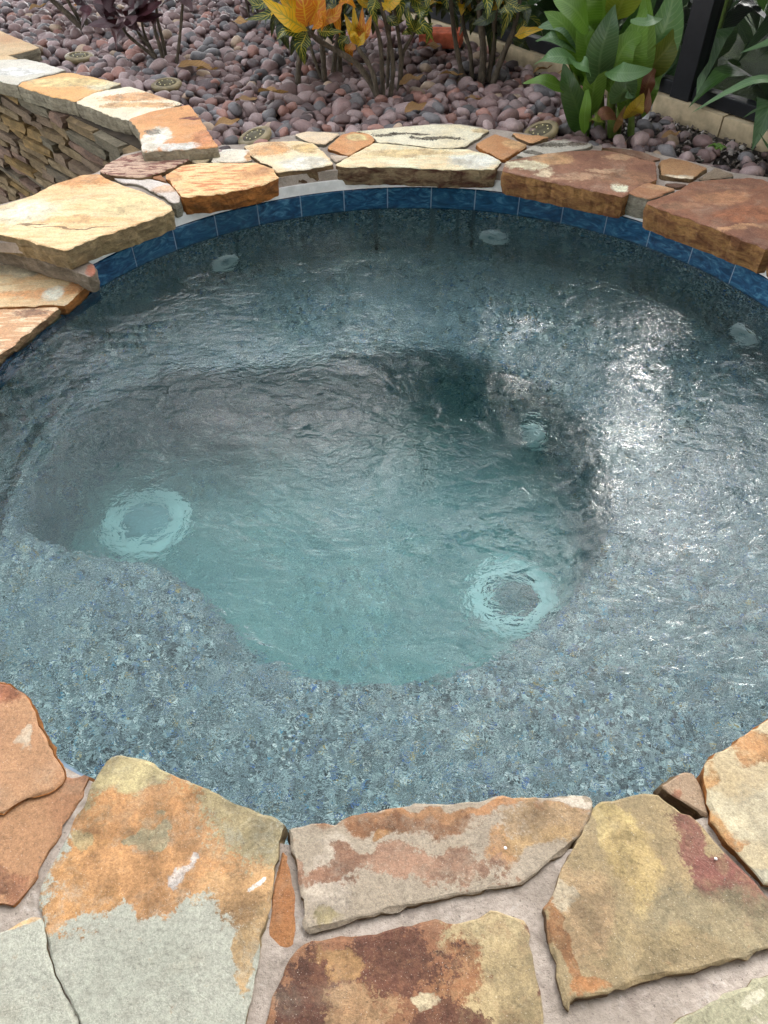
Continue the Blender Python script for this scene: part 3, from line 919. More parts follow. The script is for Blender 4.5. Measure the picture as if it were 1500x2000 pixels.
def in_view(x, y):
    d = Vector((x, y, .15)) - CAM
    z_ = d.dot(FW)
    return z_ > .05 and abs(d.dot(RT) / z_) * F_PX < 960 and abs(d.dot(UPV) / z_) * F_PX < 1170


sites = []
g2 = random.Random(3)
for i in range(-7, 8):
    for j in range(-6, 7):
        sites.append(Vector((i * .42 + g2.uniform(-.15, .15) + (.2 if j % 2 else 0), j * .42 + g2.uniform(-.15, .15))))
M_EX = [stone_mat((200, 170, 120), (186, 140, 86)), stone_mat((196, 194, 172), (178, 170, 140)), stone_mat((150, 104, 70), (180, 140, 96)), stone_mat((206, 150, 86), (188, 160, 116))]
for s_ in sites:
    poly = [s_ + Vector(q_) for q_ in ((-.5, -.5), (.5, -.5), (.5, .5), (-.5, .5))]
    for o_ in sites:
        if o_ is not s_ and (o_ - s_).length < 1.2:
            poly = clip(poly, s_ + (o_ - s_) * .5 - (o_ - s_).normalized() * .011, (o_ - s_).normalized())
    # keep clear of the water: clip by tangent of the coping circle
    dc = s_ - Vector((CX, CY))
    ang = math.degrees(math.atan2(dc.y, dc.x)) % 360
    if not (214 < ang or ang < -1):
        continue
    if ang > 326 or len(poly) < 3:
        continue
    dn = dc.normalized()
    if dc.length < 1.0 or dc.length > 2.9:
        continue
    if min((p_ - Vector((CX, CY))).length for p_ in poly) < 1.10:
        poly = clip(poly, Vector((CX, CY)) + dn * 1.105, -dn)
    if len(poly) < 3 or any(in_view(p_.x, p_.y) for p_ in poly):
        continue
    slab([tuple(p_) for p_ in poly], .150, .05, [M_EX[g2.randrange(4)], E_TAN], PAVE if dc.length > 1.46 else BEDN, seg=.03)

# ------------------------------------------------------------------ stacked stone wall on the left
WALL = thing('stone_wall', 'low stacked ledgestone wall with thick flagstone caps left of the spa', 'wall', (-.85, 2.72, 0))
WA = Vector((-.800, 2.640)); WD = Vector((-.6968, .7173)); WN = Vector((-.7173, -.6968))
E_CAP = edge_mat((150, 142, 122), (116, 108, 92))
px_stone([(275, 257), (267, 248), (253, 233), (293, 220), (327, 213), (370, 206), (390, 233), (424, 283), (393, 286), (333, 290), (278, 293)], .192, .055, WALL, (214, 152, 76), (200, 132, 58), E_CAP,
         [(300, 272, 30, 22, (234, 222, 194), 1.0, .25), (350, 283, 40, 7, (236, 226, 204), .9, .3), (360, 212, 30, 5, (205, 140, 64), .8, .5), (372, 232, 24, 3, (120, 66, 50), 1.0, .4), (400, 268, 24, 14, (196, 120, 52), 1, .4), (296, 258, 16, 6, (120, 112, 100), 2.2, .15)], None, 'orange end cap with a white corner', name='cap_stone')
px_stone([(150, 200), (187, 182), (253, 170), (352, 200), (327, 211), (293, 219), (251, 233), (213, 223)], .192, .058, WALL, (236, 220, 190), (226, 202, 160), E_CAP, [(265, 190, 70, 7, (206, 150, 86), 1.6, .3), (300, 205, 50, 6, (210, 156, 90), 1.5, .3), (230, 205, 40, 6, (214, 166, 104), 1.5, .3)], None, 'cream cap with soft orange bands', name='cap_stone')
px_stone([(37, 167), (43, 160), (117, 143), (140, 142), (236, 163), (187, 180), (148, 198), (100, 187)], .192, .058, WALL, (220, 170, 90), (212, 152, 66), E_CAP, [(200, 165, 40, 10, (226, 206, 166), 1.0, .4), (130, 160, 70, 9, (222, 186, 116), 1.2, .4)], None, 'golden orange cap', name='cap_stone')
px_stone([(-75, 142), (-55, 118), (50, 115), (83, 122), (126, 135), (83, 147), (40, 160), (35, 166), (0, 158)], .192, .055, WALL, (214, 208, 192), (196, 190, 172), E_CAP, [(30, 140, 60, 8, (222, 218, 206), .8, .5)], None, 'pale grey cap', name='cap_stone')
px_stone([(-120, 120), (-110, 98), (0, 105), (33, 114), (10, 121), (-52, 117)], .188, .05, WALL, (206, 180, 130), (196, 160, 106), E_CAP, [], None, 'tan cap at the left edge', name='cap_stone')
w0 = U(-60, 118, .19).to_2d(); g3 = random.Random(11)
s0 = (U(-75, 130, .19).to_2d() - WA).dot(WD)
for k in range(4):
    a_ = WA + WD * (s0 + .02 + k * .46); b_ = WA + WD * (s0 + .45 + k * .46)
    slab([tuple(a_ + WN * .03), tuple(b_ + WN * .03), tuple(b_ - WN * .34), tuple(a_ - WN * .34)], .19, .055, [M_EX[k % 4], E_CAP], WALL, 'cap_stone', seg=.03)
core_f = .075
c0, c1 = WA - WD * .25 - WN * core_f, WA + WD * 3.1 - WN * core_f
prism('wall_core', cw_fix([tuple(c0), tuple(c1), tuple(c1 - WN * .24), tuple(c0 - WN * .24)]), -1.35, .134, simple('wall_core', (62, 54, 44), .95, .2, 10, .5, 40), WALL, (-.85, 2.72, 0))


def ledge_mat(c1, c2):
    m = edge_mat(c1, c2, 'ledgestone')
    return m


LM = [ledge_mat((134, 113, 82), (100, 85, 62)), ledge_mat((126, 107, 87), (95, 80, 66)), ledge_mat((148, 119, 74), (108, 88, 53)), ledge_mat((120, 111, 92), (91, 84, 69)),
      ledge_mat((128, 103, 87), (95, 77, 66)), ledge_mat((108, 97, 79), (80, 71, 58)), ledge_mat((140, 122, 94), (106, 90, 64))]
zt = .133
row = 0
while zt > -.66:
    hgt = g3.choice((.028, .034, .040, .046, .056))
    s_ = -.22 + g3.uniform(-.1, .0)
    while s_ < 2.2:
        L = g3.uniform(.10, .31)
        hh = hgt * g3.uniform(.86, 1.0)
        pr = g3.uniform(-.012, .014)
        dep = .09
        bm_ = bmesh.new()
        bmesh.ops.create_cube(bm_, size=1)
        bmesh.ops.subdivide_edges(bm_, edges=bm_.edges[:], cuts=1, use_grid_fill=True)
        sd = g3.uniform(0, 100)
        sk = g3.uniform(-.010, .010)
        for v_ in bm_.verts:
            x, y, z_ = v_.co
            nl = sum(1 for q_ in (x, y, z_) if abs(q_) > .4)
            k_ = .90 if nl == 3 else .965 if nl == 2 else 1.0
            jx = mnoise.noise(Vector((x * 2 + sd, y * 2, z_ * 2))) * .014
            jz = mnoise.noise(Vector((x * 2, y * 2 + sd, z_ * 3))) * .007
            jy = mnoise.noise(Vector((x * 3, z_ * 3 + sd, sd))) * .014
            v_.co = (x * (L - .006) * k_ + jx, y * dep + jy + (.006 if nl >= 2 and y > 0 else 0) * (-1), z_ * (hh - .004) * k_ + jz + x * sk)
        me = bpy.data.meshes.new('ledgestone')
        bm_.to_mesh(me); bm_.free()
        me.materials.append(LM[g3.randrange(len(LM))])
        mid = WA + WD * (s_ + L / 2) - WN * (.085 - pr)
        ob = place(bpy.data.objects.new('ledgestone', me), WALL, (mid.x, mid.y, zt - hgt / 2))
        ob.rotation_euler = (0, 0, math.atan2(WD.y, WD.x) + pi)   # local +y = wall normal
        s_ += L
    zt -= hgt
    row += 1

# ------------------------------------------------------------------ river pebbles
def in_poly(p, poly):
    r = False
    n = len(poly)
    j = n - 1
    for i in range(n):
        a_, b_ = poly[i], poly[j]
        if (a_[1] > p[1]) != (b_[1] > p[1]) and p[0] < (b_[0] - a_[0]) * (p[1] - a_[1]) / (b_[1] - a_[1]) + a_[0]:
            r = not r
        j = i
    return r


PCOL = [('plum brown', (.21, .135, .126), (.145, .096, .092)), ('dusty mauve', (.33, .245, .235), (.235, .175, .172)), ('slate grey', (.165, .155, .158), (.10, .095, .10)),
        ('brick red', (.32, .165, .13), (.225, .115, .095)), ('dark plum', (.10, .068, .068), (.066, .05, .052)), ('tan', (.40, .30, .21), (.31, .225, .165))]
PWT = [.36, .27, .15, .10, .09, .03]
PM = []
for nm, c1, c2 in PCOL:
    t = NT('river_pebble_' + nm.replace(' ', '_'))
    g_ = t.new('NewGeometry')
    o = t.obj()
    p = t.mapping(o, scale=(1, 1, 1))
    rv = g_.outputs['Random Per Island']
    oi = t.new('ObjectInfo')
    rv = t.math('FRACT', t.math('ADD', rv, oi.outputs['Random']))
    n = t.noise(p, 45, 6, .65, .4)
    f = t.noise(p, 260, 3, .7)
    c = t.mix(t.math('MULTIPLY_ADD', t.rng(n, .3, .7), .6, t.math('MULTIPLY', rv, .4)), c1 + (1,), c2 + (1,))
    c = t.mix(t.rng(t.noise(p, 90, 5, .7), .56, .72, 0, .35), c, (.30, .27, .26, 1))
    hs = t.new('HueSaturation')
    t.put(hs.inputs['Color'], c)
    t.put(hs.inputs['Value'], t.math('MULTIPLY_ADD', rv, .75, .68))
    t.base(t.mix(1.0, hs.outputs[0], t.ramp(f, [(.3, (.8,) * 3), (.7, (1.12,) * 3)]), 'MULTIPLY'), .5)
    t.b.inputs['Specular IOR Level'].default_value = .4
    t.bump(t.math('ADD', n, t.math('MULTIPLY', f, .3)), .25, .003)
    PM.append(t.m)


def ico(sub):
    bm_ = bmesh.new()
    bmesh.ops.create_icosphere(bm_, subdivisions=sub, radius=1)
    bm_.verts.ensure_lookup_table()
    v = np.array([tuple(x.co) for x in bm_.verts])
    f = np.array([[x.index for x in fc.verts] for fc in bm_.faces])
    bm_.free()
    return v, f


ICO = {2: ico(2), 3: ico(3)}


def pebble_shape(g, sub):
    v, f = ICO[sub]
    sd = g.uniform(0, 200)
    d = np.array([mnoise.noise(Vector(x) * .9 + Vector((sd, 0, 0))) for x in v])
    w = v * (1 + d[:, None] * .28)
    a_ = 1.0
    return w * np.array([a_, g.uniform(.66, .95), g.uniform(.46, .72)])


gp = random.Random(21)
SHAPES3 = [pebble_shape(gp, 3) for _ in range(16)]
SHAPES2 = [pebble_shape(gp, 2) for _ in range(16)]
bp2 = [tuple(p_) for p_ in bed_poly]
curb_front = lambda p: (Vector(p) - CURB0).dot(CURBN)
pebs = []
plants_xy = [(U(740, 188, .12).to_2d(), .07), (U(935, 160, .12).to_2d(), .06), (U(1165, 262, .12).to_2d(), .05), (U(1220, 262, .12).to_2d(), .05), (U(310, 125, .12).to_2d(), .04)]


def bare(x, y):                                 # thin cover of stones near the screen on the right
    s_ = (Vector((x, y)) - CURB0).dot(CURBD)
    n_ = -curb_front((x, y))
    w = .30 if s_ > 1.15 else .12
    return s_ > .55 and n_ < w + .1 * mnoise.noise(Vector((x * 4, y * 4, 3)))


for (sp_, zb, smin, smax, keep) in ((.043, .088, .022, .036, 1.0), (.053, .112, .024, .041, .95), (.070, .128, .024, .042, .62)):
    nx = int(7.2 / sp_)
    for i in range(nx):
        for j in range(int(5.6 / sp_)):
            x = -3.3 + (i + gp.uniform(-.45, .45)) * sp_
            y = 1.2 + (j + gp.uniform(-.45, .45)) * sp_
            if y > 5.75 or gp.random() > keep or not in_poly((x, y), bp2):
                continue
            d = Vector((x, y, .12)) - CAM
            zc_ = d.dot(FW)
            uu = d.dot(RT) / zc_ * F_PX + 750
            if uu < -420 or uu > 1980 or 1000 - d.dot(UPV) / zc_ * F_PX < -90:
                continue
            if -curb_front((x, y)) < .035:
                continue
            if bare(x, y) and gp.random() < (.86 if zb > .1 else .72):
                continue
            if any((Vector((x, y)) - q_).length < r_ for q_, r_ in plants_xy):
                continue
            a_ = gp.uniform(smin, smax); r_ = gp.random(); a_ *= 1.25 if r_ < .10 else .66 if r_ < .28 else 1
            fz = .085 if bare(x, y) else zb
            hills = mnoise.noise(Vector((x * 2.1, y * 2.1, 7))) * .014
            pebs.append((x, y, fz + hills + gp.uniform(-.007, .010), a_))
# footprint of the coping: keep pebbles off the stones
edge_pts = far_edge
pebs2 = []
for (x, y, z, a_) in pebs:
    pebs2.append((x, y, z, a_))
pebs = pebs2


def pscore(p):
    x, y, z, a_ = p
    d = Vector((x, y, z)) - CAM
    zc_ = d.dot(FW)
    u_ = 750 + d.dot(RT) / zc_ * F_PX
    v_ = 1000 - d.dot(UPV) / zc_ * F_PX
    inside = 15 < u_ < 1485 and v_ > 20 and not (1085 < u_ < 1290 and v_ < 255)
    return (a_ * a_ / (zc_ * zc_)) * (1 if inside else .001) * (1 if z > .108 else .02)


order = sorted(range(len(pebs)), key=lambda i: -pscore(pebs[i]))
INDIV = set(order[:292])
proto = {}
cls = []
for i in range(len(pebs)):
    r_ = gp.random(); k = 0
    while k < len(PWT) - 1 and r_ > PWT[k]:
        r_ -= PWT[k]; k += 1
    cls.append(k)
SV, SF, SM = [], [], []
off = 0


LANDMARKS = [(497, 266, 'the tilted solar light'), (325, 164, 'the flat solar light'), (155, 110, 'the half sunk solar light'), (1056, 256, 'the leaning solar light'), (742, 205, 'the bent croton stems'),
             (935, 170, 'the dark croton stems'), (1150, 275, 'the canna base'), (312, 130, 'the burgundy plant stems'), (350, 133, 'the lone bare stalk'), (1395, 305, 'the tiny weed'), (535, 185, 'the long tan dry leaf'),
             (640, 258, 'the small cream coping stone'), (707, 258, 'the small orange coping stone'), (845, 243, 'the long pale coping stone'), (980, 262, 'the orange diamond stone'), (1330, 312, 'the ochre coping stone'),
             (1460, 345, 'the rust brown slab'), (408, 255, 'the orange end cap'), (300, 180, 'the cream cap'), (560, 268, 'the stone with an orange back edge'), (870, 90, 'the terracotta brick'), (1230, 292, 'the chocolate brown slab')]
LM_XY = [(U(u, v, .13).to_2d(), nm) for u, v, nm in LANDMARKS]


def pebble_label(x, y, a_, nm):
    q_ = Vector((x, y))
    lp, ln = min(LM_XY, key=lambda l: (l[0] - q_).length)
    d = q_ - lp
    far = 'close ' if d.length < .12 else '' if d.length < .3 else 'some way '
    side_ = ('behind' if d.y > 0 else 'in front of') if abs(d.y) > abs(d.x) else ('right of' if d.x > 0 else 'left of')
    size = 'small' if a_ < .029 else 'large' if a_ > .037 else 'middling'
    return f'{size} {nm} river pebble {far}{side_} {ln}'


def rotm(g):
    q_ = (Matrix.Rotation(g.uniform(0, 2 * pi), 3, 'Z') @ Matrix.Rotation(g.gauss(0, .42), 3, 'X') @ Matrix.Rotation(g.gauss(0, .35), 3, 'Y'))
    return q_


for i, (x, y, z, a_) in enumerate(pebs):
    k = cls[i]
    M3 = rotm(gp)
    if i in INDIV:
        si = gp.randrange(12)
        if (k, si) not in proto:
            v, f = SHAPES3[si], ICO[3][1]
            me = bpy.data.meshes.new('river_pebble')
            me.from_pydata((v * .03).tolist(), [], f.tolist())
            me.materials.append(PM[k])
            me.polygons.foreach_set('use_smooth', [True] * len(me.polygons))
            proto[(k, si)] = me
        ob = place(bpy.data.objects.new('river_pebble', proto[(k, si)]), None, (x, y, z))
        ob.rotation_euler = M3.to_euler()
        s_ = a_ / .03
        ob.scale = (s_, s_, s_)
        nm = PCOL[k][0]
        tag(ob, pebble_label(x, y, a_, nm), 'pebble', 'river pebbles in the planting bed')
    else:
        near = y < 3.7
        v, f = (SHAPES3[gp.randrange(16)], ICO[3][1]) if near else (SHAPES2[gp.randrange(16)], ICO[2][1])
        w = (v * a_) @ np.array(M3).T + np.array([x, y, z])
        SV.append(w); SF.append(f + off); SM.append(np.full(len(f), k)); off += len(v)
SV = np.concatenate(SV); SF = np.concatenate(SF); SM = np.concatenate(SM)
me = bpy.data.meshes.new('river_pebbles')
me.vertices.add(len(SV)); me.vertices.foreach_set('co', SV.ravel().astype(np.float32))
me.loops.add(SF.size); me.loops.foreach_set('vertex_index', SF.ravel().astype(np.int32))
me.polygons.add(len(SF)); me.polygons.foreach_set('loop_start', np.arange(0, SF.size, 3, dtype=np.int32)); me.polygons.foreach_set('loop_total', np.full(len(SF), 3, dtype=np.int32))
for m_ in PM:
    me.materials.append(m_)
me.polygons.foreach_set('material_index', SM.astype(np.int32))
me.polygons.foreach_set('use_smooth', np.ones(len(SF), dtype=bool))
me.update(calc_edges=True)
me.validate()
kind(place(bpy.data.objects.new('river_pebbles', me)), 'stuff')
print('pebbles', len(pebs), 'tris', len(SF))

# chips of bark and grit on the bare soil by the screen
gv, gf = [], []
for _ in range(2600):
    s_ = gp.uniform(.45, 3.2); n_ = -gp.uniform(.01, .42)
    q_ = curb_pt(s_, n_)
    if not bare(q_.x, q_.y):
        continue
    a_ = gp.uniform(.004, .013); b_ = a_ * gp.uniform(.3, .8)
    M3 = rotm(gp); b0 = len(gv)
    for x, y, z in ((-1, -1, 0), (1, -.7, .1), (.8, 1, 0), (-.9, .8, -.1), (0, 0, .7)):
        w = M3 @ Vector((x * a_, y * b_, z * b_))
        gv.append((q_.x + w.x, q_.y + w.y, .082 + w.z + gp.uniform(0, .012)))
    gf += [[b0, b0 + 1, b0 + 4], [b0 + 1, b0 + 2, b0 + 4], [b0 + 2, b0 + 3, b0 + 4], [b0 + 3, b0, b0 + 4]]
t = NT('grit')
g_ = t.new('NewGeometry')
t.base(t.ramp(g_.outputs['Random Per Island'], [(0, (.03, .025, .02)), (.4, (.10, .08, .065)), (.75, (.22, .19, .17)), (1, (.42, .39, .36))]), .9)
kind(mesh('soil_grit', gv, gf, t.m), 'stuff')

# ------------------------------------------------------------------ screen enclosure: curb, post, rails, mesh
M_CURB = simple('curb_concrete', (188, 172, 142), .9, .12, 14, .6, 90)
M_BRONZE = simple('black_aluminium', (26, 28, 32), .4, .1, 20, .05, 60)
seg_l = 1.22
k0 = -4
curb = thing('garden_curb', 'pale concrete curb under the black screen frame behind the bed', 'curb', tuple(curb_pt(0)) + (.06,))
for k in range(-4, 3):
    a_ = curb_pt(k * seg_l + .55 + .003); b_ = curb_pt((k + 1) * seg_l + .55 - .003)
    prism('curb_block', cw_fix([tuple(a_), tuple(b_), tuple(b_ + CURBN * .11), tuple(a_ + CURBN * .11)]), .0, .148 + rng.uniform(-.003, .003), M_CURB, curb, (a_.x, a_.y, 0))
SCR = thing('screen_enclosure', 'black aluminium pool screen frame with dark mesh behind the planting', 'screen', tuple(curb_pt(1.5)) + (.15,))
ps = 1.545                                        # the post seen beside the green plant


def bar(name, s0, s1, n0, n1, z0, z1, parent):
    a_, b_, c_, d_ = curb_pt(s0, n0), curb_pt(s1, n0), curb_pt(s1, n1), curb_pt(s0, n1)
    ob = prism(name, cw_fix([tuple(a_), tuple(b_), tuple(c_), tuple(d_)]), z0, z1, M_BRONZE, parent, (a_.x, a_.y, 0))
    md = ob.modifiers.new('bevel', 'BEVEL'); md.width = .003; md.segments = 2
    return ob


posts = [ps - 4.2, ps - 2.1, ps, ps + 2.1]
for s_ in posts:
    bar('post', s_ - .045, s_ + .045, .015, .085, .152, 2.6, SCR)
for a_, b_ in zip(posts[:-1], posts[1:]):
    bar('bottom_rail', a_ + .0455, b_ - .0455, .030, .085, .153, .203, SCR)
    bar('chair_rail', a_ + .0455, b_ - .0455, .035, .08, .95, 1.0, SCR)
bar('top_rail', posts[0] - .045, posts[-1] + .045, .02, .085, 2.601, 2.70, SCR)
t = NT('insect_mesh')
tr = t.new('BsdfTransparent')
t.base((.012, .013, .014, 1), .6)
ms = t.new('MixShader'); ms.inputs[0].default_value = .24
t.l.new(tr.outputs[0], ms.inputs[1]); t.l.new(t.b.outputs[0], ms.inputs[2]); t.l.new(ms.outputs[0], t.out.inputs['Surface'])
for a_, b_ in zip(posts[:-1], posts[1:]):
    for z0, z1 in ((.2035, .9495), (1.0005, 2.6)):
        p0, p1 = curb_pt(a_ + .046, .058), curb_pt(b_ - .046, .058)
        mesh('mesh_panel', [(p0.x, p0.y, z0), (p1.x, p1.y, z0), (p1.x, p1.y, z1), (p0.x, p0.y, z1)], [[0, 1, 2, 3]], t.m, SCR, (0, 0, 0))

# ------------------------------------------------------------------ plants
def leaf_mat(name, cols, vein, nv, slope, vw, trans=.25, rough=.42, rnd=.25, mode='dark'):
    """veins run from the midrib: vein = colour of midrib and side veins; cols = two tones of the blade"""
    t = NT(name)
    uv = t.new('UVMap').outputs[0]
    sx = t.new('SeparateXYZ'); t.l.new(uv, sx.inputs[0])
    u_ = sx.outputs[0]
    v_ = t.math('ABSOLUTE', t.math('MULTIPLY_ADD', sx.outputs[1], 2.0, -1.0))
    o = t.obj()
    oi = t.new('ObjectInfo')
    w = t.math('SUBTRACT', t.math('MULTIPLY', u_, nv), t.math('MULTIPLY', v_, slope))
    w = t.math('ADD', w, t.math('MULTIPLY', t.noise(o, 40, 3), .7 if mode != 'dark' else .15))
    fr = t.math('ABSOLUTE', t.math('SUBTRACT', t.math('FRACT', w), .5))
    side = t.rng(fr, 0, vw, 1, 0)
    mid = t.rng(v_, .04, .13, 1, 0)
    vm = t.math('MAXIMUM', side, mid)
    n = t.noise(o, 14, 4)
    f = t.math('ADD', t.math('MULTIPLY', t.rng(n, .3, .7), .6), t.math('MULTIPLY', oi.outputs['Random'], .4))
    c = t.mix(f, cols[0] + (1,), cols[1] + (1,))
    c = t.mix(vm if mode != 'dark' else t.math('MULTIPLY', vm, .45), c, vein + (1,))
    hs = t.new('HueSaturation'); t.put(hs.inputs['Color'], c)
    t.put(hs.inputs['Value'], t.math('MULTIPLY_ADD', oi.outputs['Random'], rnd * 2, 1 - rnd))
    c = hs.outputs[0]
    t.base(c, rough)
    t.b.inputs['Specular IOR Level'].default_value = .45
    t.bump(t.math('ADD', t.math('MULTIPLY', fr, .7), t.math('MULTIPLY', n, .5)), .35, .004)
    tl = t.new('BsdfTranslucent')
    t.put(tl.inputs[0], t.mix(1.0, c, (1.25, 1.3, .7, 1), 'MULTIPLY'))
    ms = t.new('MixShader'); ms.inputs[0].default_value = trans
    t.l.new(t.b.outputs[0], ms.inputs[1]); t.l.new(tl.outputs[0], ms.inputs[2]); t.l.new(ms.outputs[0], t.out.inputs['Surface'])
    return t.m


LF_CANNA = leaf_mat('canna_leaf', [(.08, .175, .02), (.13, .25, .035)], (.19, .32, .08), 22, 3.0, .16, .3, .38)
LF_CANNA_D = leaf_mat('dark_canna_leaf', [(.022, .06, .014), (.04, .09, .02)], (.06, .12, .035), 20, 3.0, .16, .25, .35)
LF_BLUE = leaf_mat('blue_green_leaf', [(.055, .125, .045), (.085, .17, .06)], (.16, .26, .12), 20, 2.5, .16, .22, .33)
LF_OLIVE = leaf_mat('olive_leaf', [(.09, .13, .012), (.13, .16, .02)], (.2, .22, .05), 20, 3.0, .16, .3, .4)
LF_TI = leaf_mat('ti_leaf', [(.032, .010, .016), (.060, .018, .024)], (.09, .04, .05), 24, 5, .16, .12, .36)
LF_TI2 = leaf_mat('dusty_ti_leaf', [(.09, .055, .06), (.12, .065, .075)], (.16, .10, .10), 24, 5, .16, .12, .4)
LF_THICKET = leaf_mat('thicket_leaf', [(.018, .05, .010), (.045, .10, .018)], (.06, .12, .03), 20, 3.0, .16, .3, .75, .4)
CR_Y = leaf_mat('yellow_croton_leaf', [(.52, .30, .012), (.60, .36, .02)], (.30, .26, .03), 9, 1.6, .2, .3, .36, .15, 'vein')
CR_O = leaf_mat('orange_croton_leaf', [(.46, .12, .012), (.52, .19, .015)], (.58, .33, .03), 9, 1.6, .2, .3, .36, .2, 'vein')
CR_G = leaf_mat('green_croton_leaf', [(.018, .05, .012), (.035, .07, .014)], (.38, .33, .05), 9, 1.6, .19, .22, .34, .2, 'vein')
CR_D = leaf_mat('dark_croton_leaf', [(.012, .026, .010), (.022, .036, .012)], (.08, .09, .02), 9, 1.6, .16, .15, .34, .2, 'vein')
LF_DRY = leaf_mat('dry_leaf', [(.20, .11, .04), (.32, .19, .075)], (.20, .11, .045), 10, 1.5, .2, .15, .7, .25, 'vein')
LF_RED = leaf_mat('dead_maroon_leaf', [(.10, .03, .018), (.16, .07, .03)], (.2, .12, .04), 18, 2.5, .16, .15, .6)
LF_YEL = leaf_mat('yellowing_leaf', [(.36, .26, .015), (.30, .24, .02)], (.16, .05, .01), 16, 2.5, .2, .25, .5, .1)

t = NT('bark')
o = t.obj()
n = t.noise(t.mapping(o, scale=(1, 1, .35)), 60, 5, .7)
t.base(t.ramp(n, [(.3, (.035, .028, .020)), (.55, (.10, .082, .06)), (.75, (.20, .17, .13))]), .85)
t.bump(n, .6, .006)
M_BARK = t.m
M_STALK = simple('green_stalk', (92, 112, 52), .5, .2, 12, .2, 50)


def catmull(P, n):
    P = [Vector(p_) for p_ in P]
    Q = [P[0] * 2 - P[1]] + P + [P[-1] * 2 - P[-2]]
    out = []
    m = len(P) - 1
    for i in range(n):
        s_ = i / (n - 1) * m
        k = min(int(s_), m - 1)
        f_ = s_ - k
        a_, b_, c_, d_ = Q[k:k + 4]
        out.append(.5 * ((2 * b_) + (c_ - a_) * f_ + (2 * a_ - 5 * b_ + 4 * c_ - d_) * f_ * f_ + (3 * b_ - a_ - 3 * c_ + d_) * f_ ** 3))
    return out


def tube(name, P, r0, r1, mat, parent, n=10, sides=7):
    C = catmull(P, n)
    o0 = C[0]
    vs, fs = [], []
    for i, c_ in enumerate(C):
        tg = (C[min(i + 1, n - 1)] - C[max(i - 1, 0)]).normalized()
        x_ = tg.cross(Vector((.31, .95, .05))).normalized()
        y_ = tg.cross(x_)
        r_ = (r0 + (r1 - r0) * i / (n - 1)) * (1 + .12 * sin(i * 2.3))
        for k in range(sides):
            a_ = 2 * pi * k / sides
            vs.append(c_ - o0 + (x_ * cos(a_) + y_ * sin(a_)) * r_)
    for i in range(n - 1):
        for k in range(sides):
            a_, b_ = i * sides + k, i * sides + (k + 1) % sides
            fs.append([a_, b_, b_ + sides, a_ + sides])
    fs.append(list(range((n - 1) * sides, n * sides)))
    return mesh(name, vs, fs, mat, parent, o0, smooth=True)


def blade(P, width, mat, parent, up=(0, 0, 1), fold=.25, wavy=.0, n=12, name='leaf', sharp=1.0, stalk=.0, twist=0.0):
    """one leaf along the curve P; width profile pointed at the tip, folded along the midrib, waved margins"""
    C = catmull(P, n)
    o0 = C[0]
    up = Vector(up)
    vs, fs, uv = [], [], []
    ph = rng.uniform(0, 6.28)
    for i, c_ in enumerate(C):
        s_ = i / (n - 1)
        tg = (C[min(i + 1, n - 1)] - C[max(i - 1, 0)]).normalized()
        sd = tg.cross(up)
        if sd.length < .12:
            sd = tg.cross(Vector((.3, -1, .2)))
        sd.normalize()
        nm = sd.cross(tg).normalized()
        if twist:
            q_ = Matrix.Rotation(twist * s_, 3, tg)
            sd = q_ @ sd; nm = q_ @ nm
        e = max(0, (s_ - stalk) / (1 - stalk))
        w = (sin(pi * min(1, e ** .72)) ** .8) * (1 - .25 * e * sharp) if 0 < e < 1 else .0
        w = max(w, .05 if s_ <= stalk else .0) * width / 2
        for k, x in enumerate((-1, -.5, 0, .5, 1)):
            lift = abs(x) * w * fold + (wavy * width * sin(s_ * 11 + ph + (1.3 if x > 0 else 0)) * abs(x) ** 2 * (1 if w > .002 else 0))
            vs.append(c_ - o0 + sd * (x * w) + nm * lift)
            uv.append((s_, (x + 1) / 2))
    for i in range(n - 1):
        for k in range(4):
            a_ = i * 5 + k
            fs.append([a_, a_ + 1, a_ + 6, a_ + 5])
    return mesh(name, vs, fs, mat, parent, o0, smooth=True, uvs=uv)


def rosette(parent, c, axis, n, L, W_, mats, g, spread=(.35, 1.15), droop=.35):
    c = Vector(c); axis = Vector(axis).normalized()
    x_ = axis.orthogonal().normalized(); y_ = axis.cross(x_)
    for i in range(n):
        az = i * 2.4 + g.uniform(-.35, .35)
        el = spread[0] + (spread[1] - spread[0]) * (i / max(1, n - 1)) + g.uniform(-.12, .12)
        d = (axis * cos(el) + (x_ * cos(az) + y_ * sin(az)) * sin(el)).normalized()
        l_ = L * g.uniform(.75, 1.1)
        p0 = c - axis * (.06 * i / n)
        p1 = p0 + d * l_ * .5
        p2 = p0 + d * l_ * .85 + Vector((0, 0, -1)) * l_ * droop * .45 * sin(el)
        p3 = p0 + d * l_ + Vector((0, 0, -1)) * l_ * droop * sin(el)
        m = mats[g.randrange(len(mats))]
        blade([p0, p1, p2, p3], W_ * g.uniform(.85, 1.15), m, parent, up=axis + Vector((0, 0, .3)), fold=.28, wavy=.05, stalk=.10, n=9)


gl_ = random.Random(5)
# croton in front: pale bent stem, yellow and orange crown
b1 = U(742, 190, .12)
CRO = thing('croton_shrub', 'croton shrub with yellow and orange leaves on bent bare stems behind the far coping', 'shrub', b1)


def at(u, v, dy=0.0, b=None):
    return UY(u, v, (b or b1).y + dy)


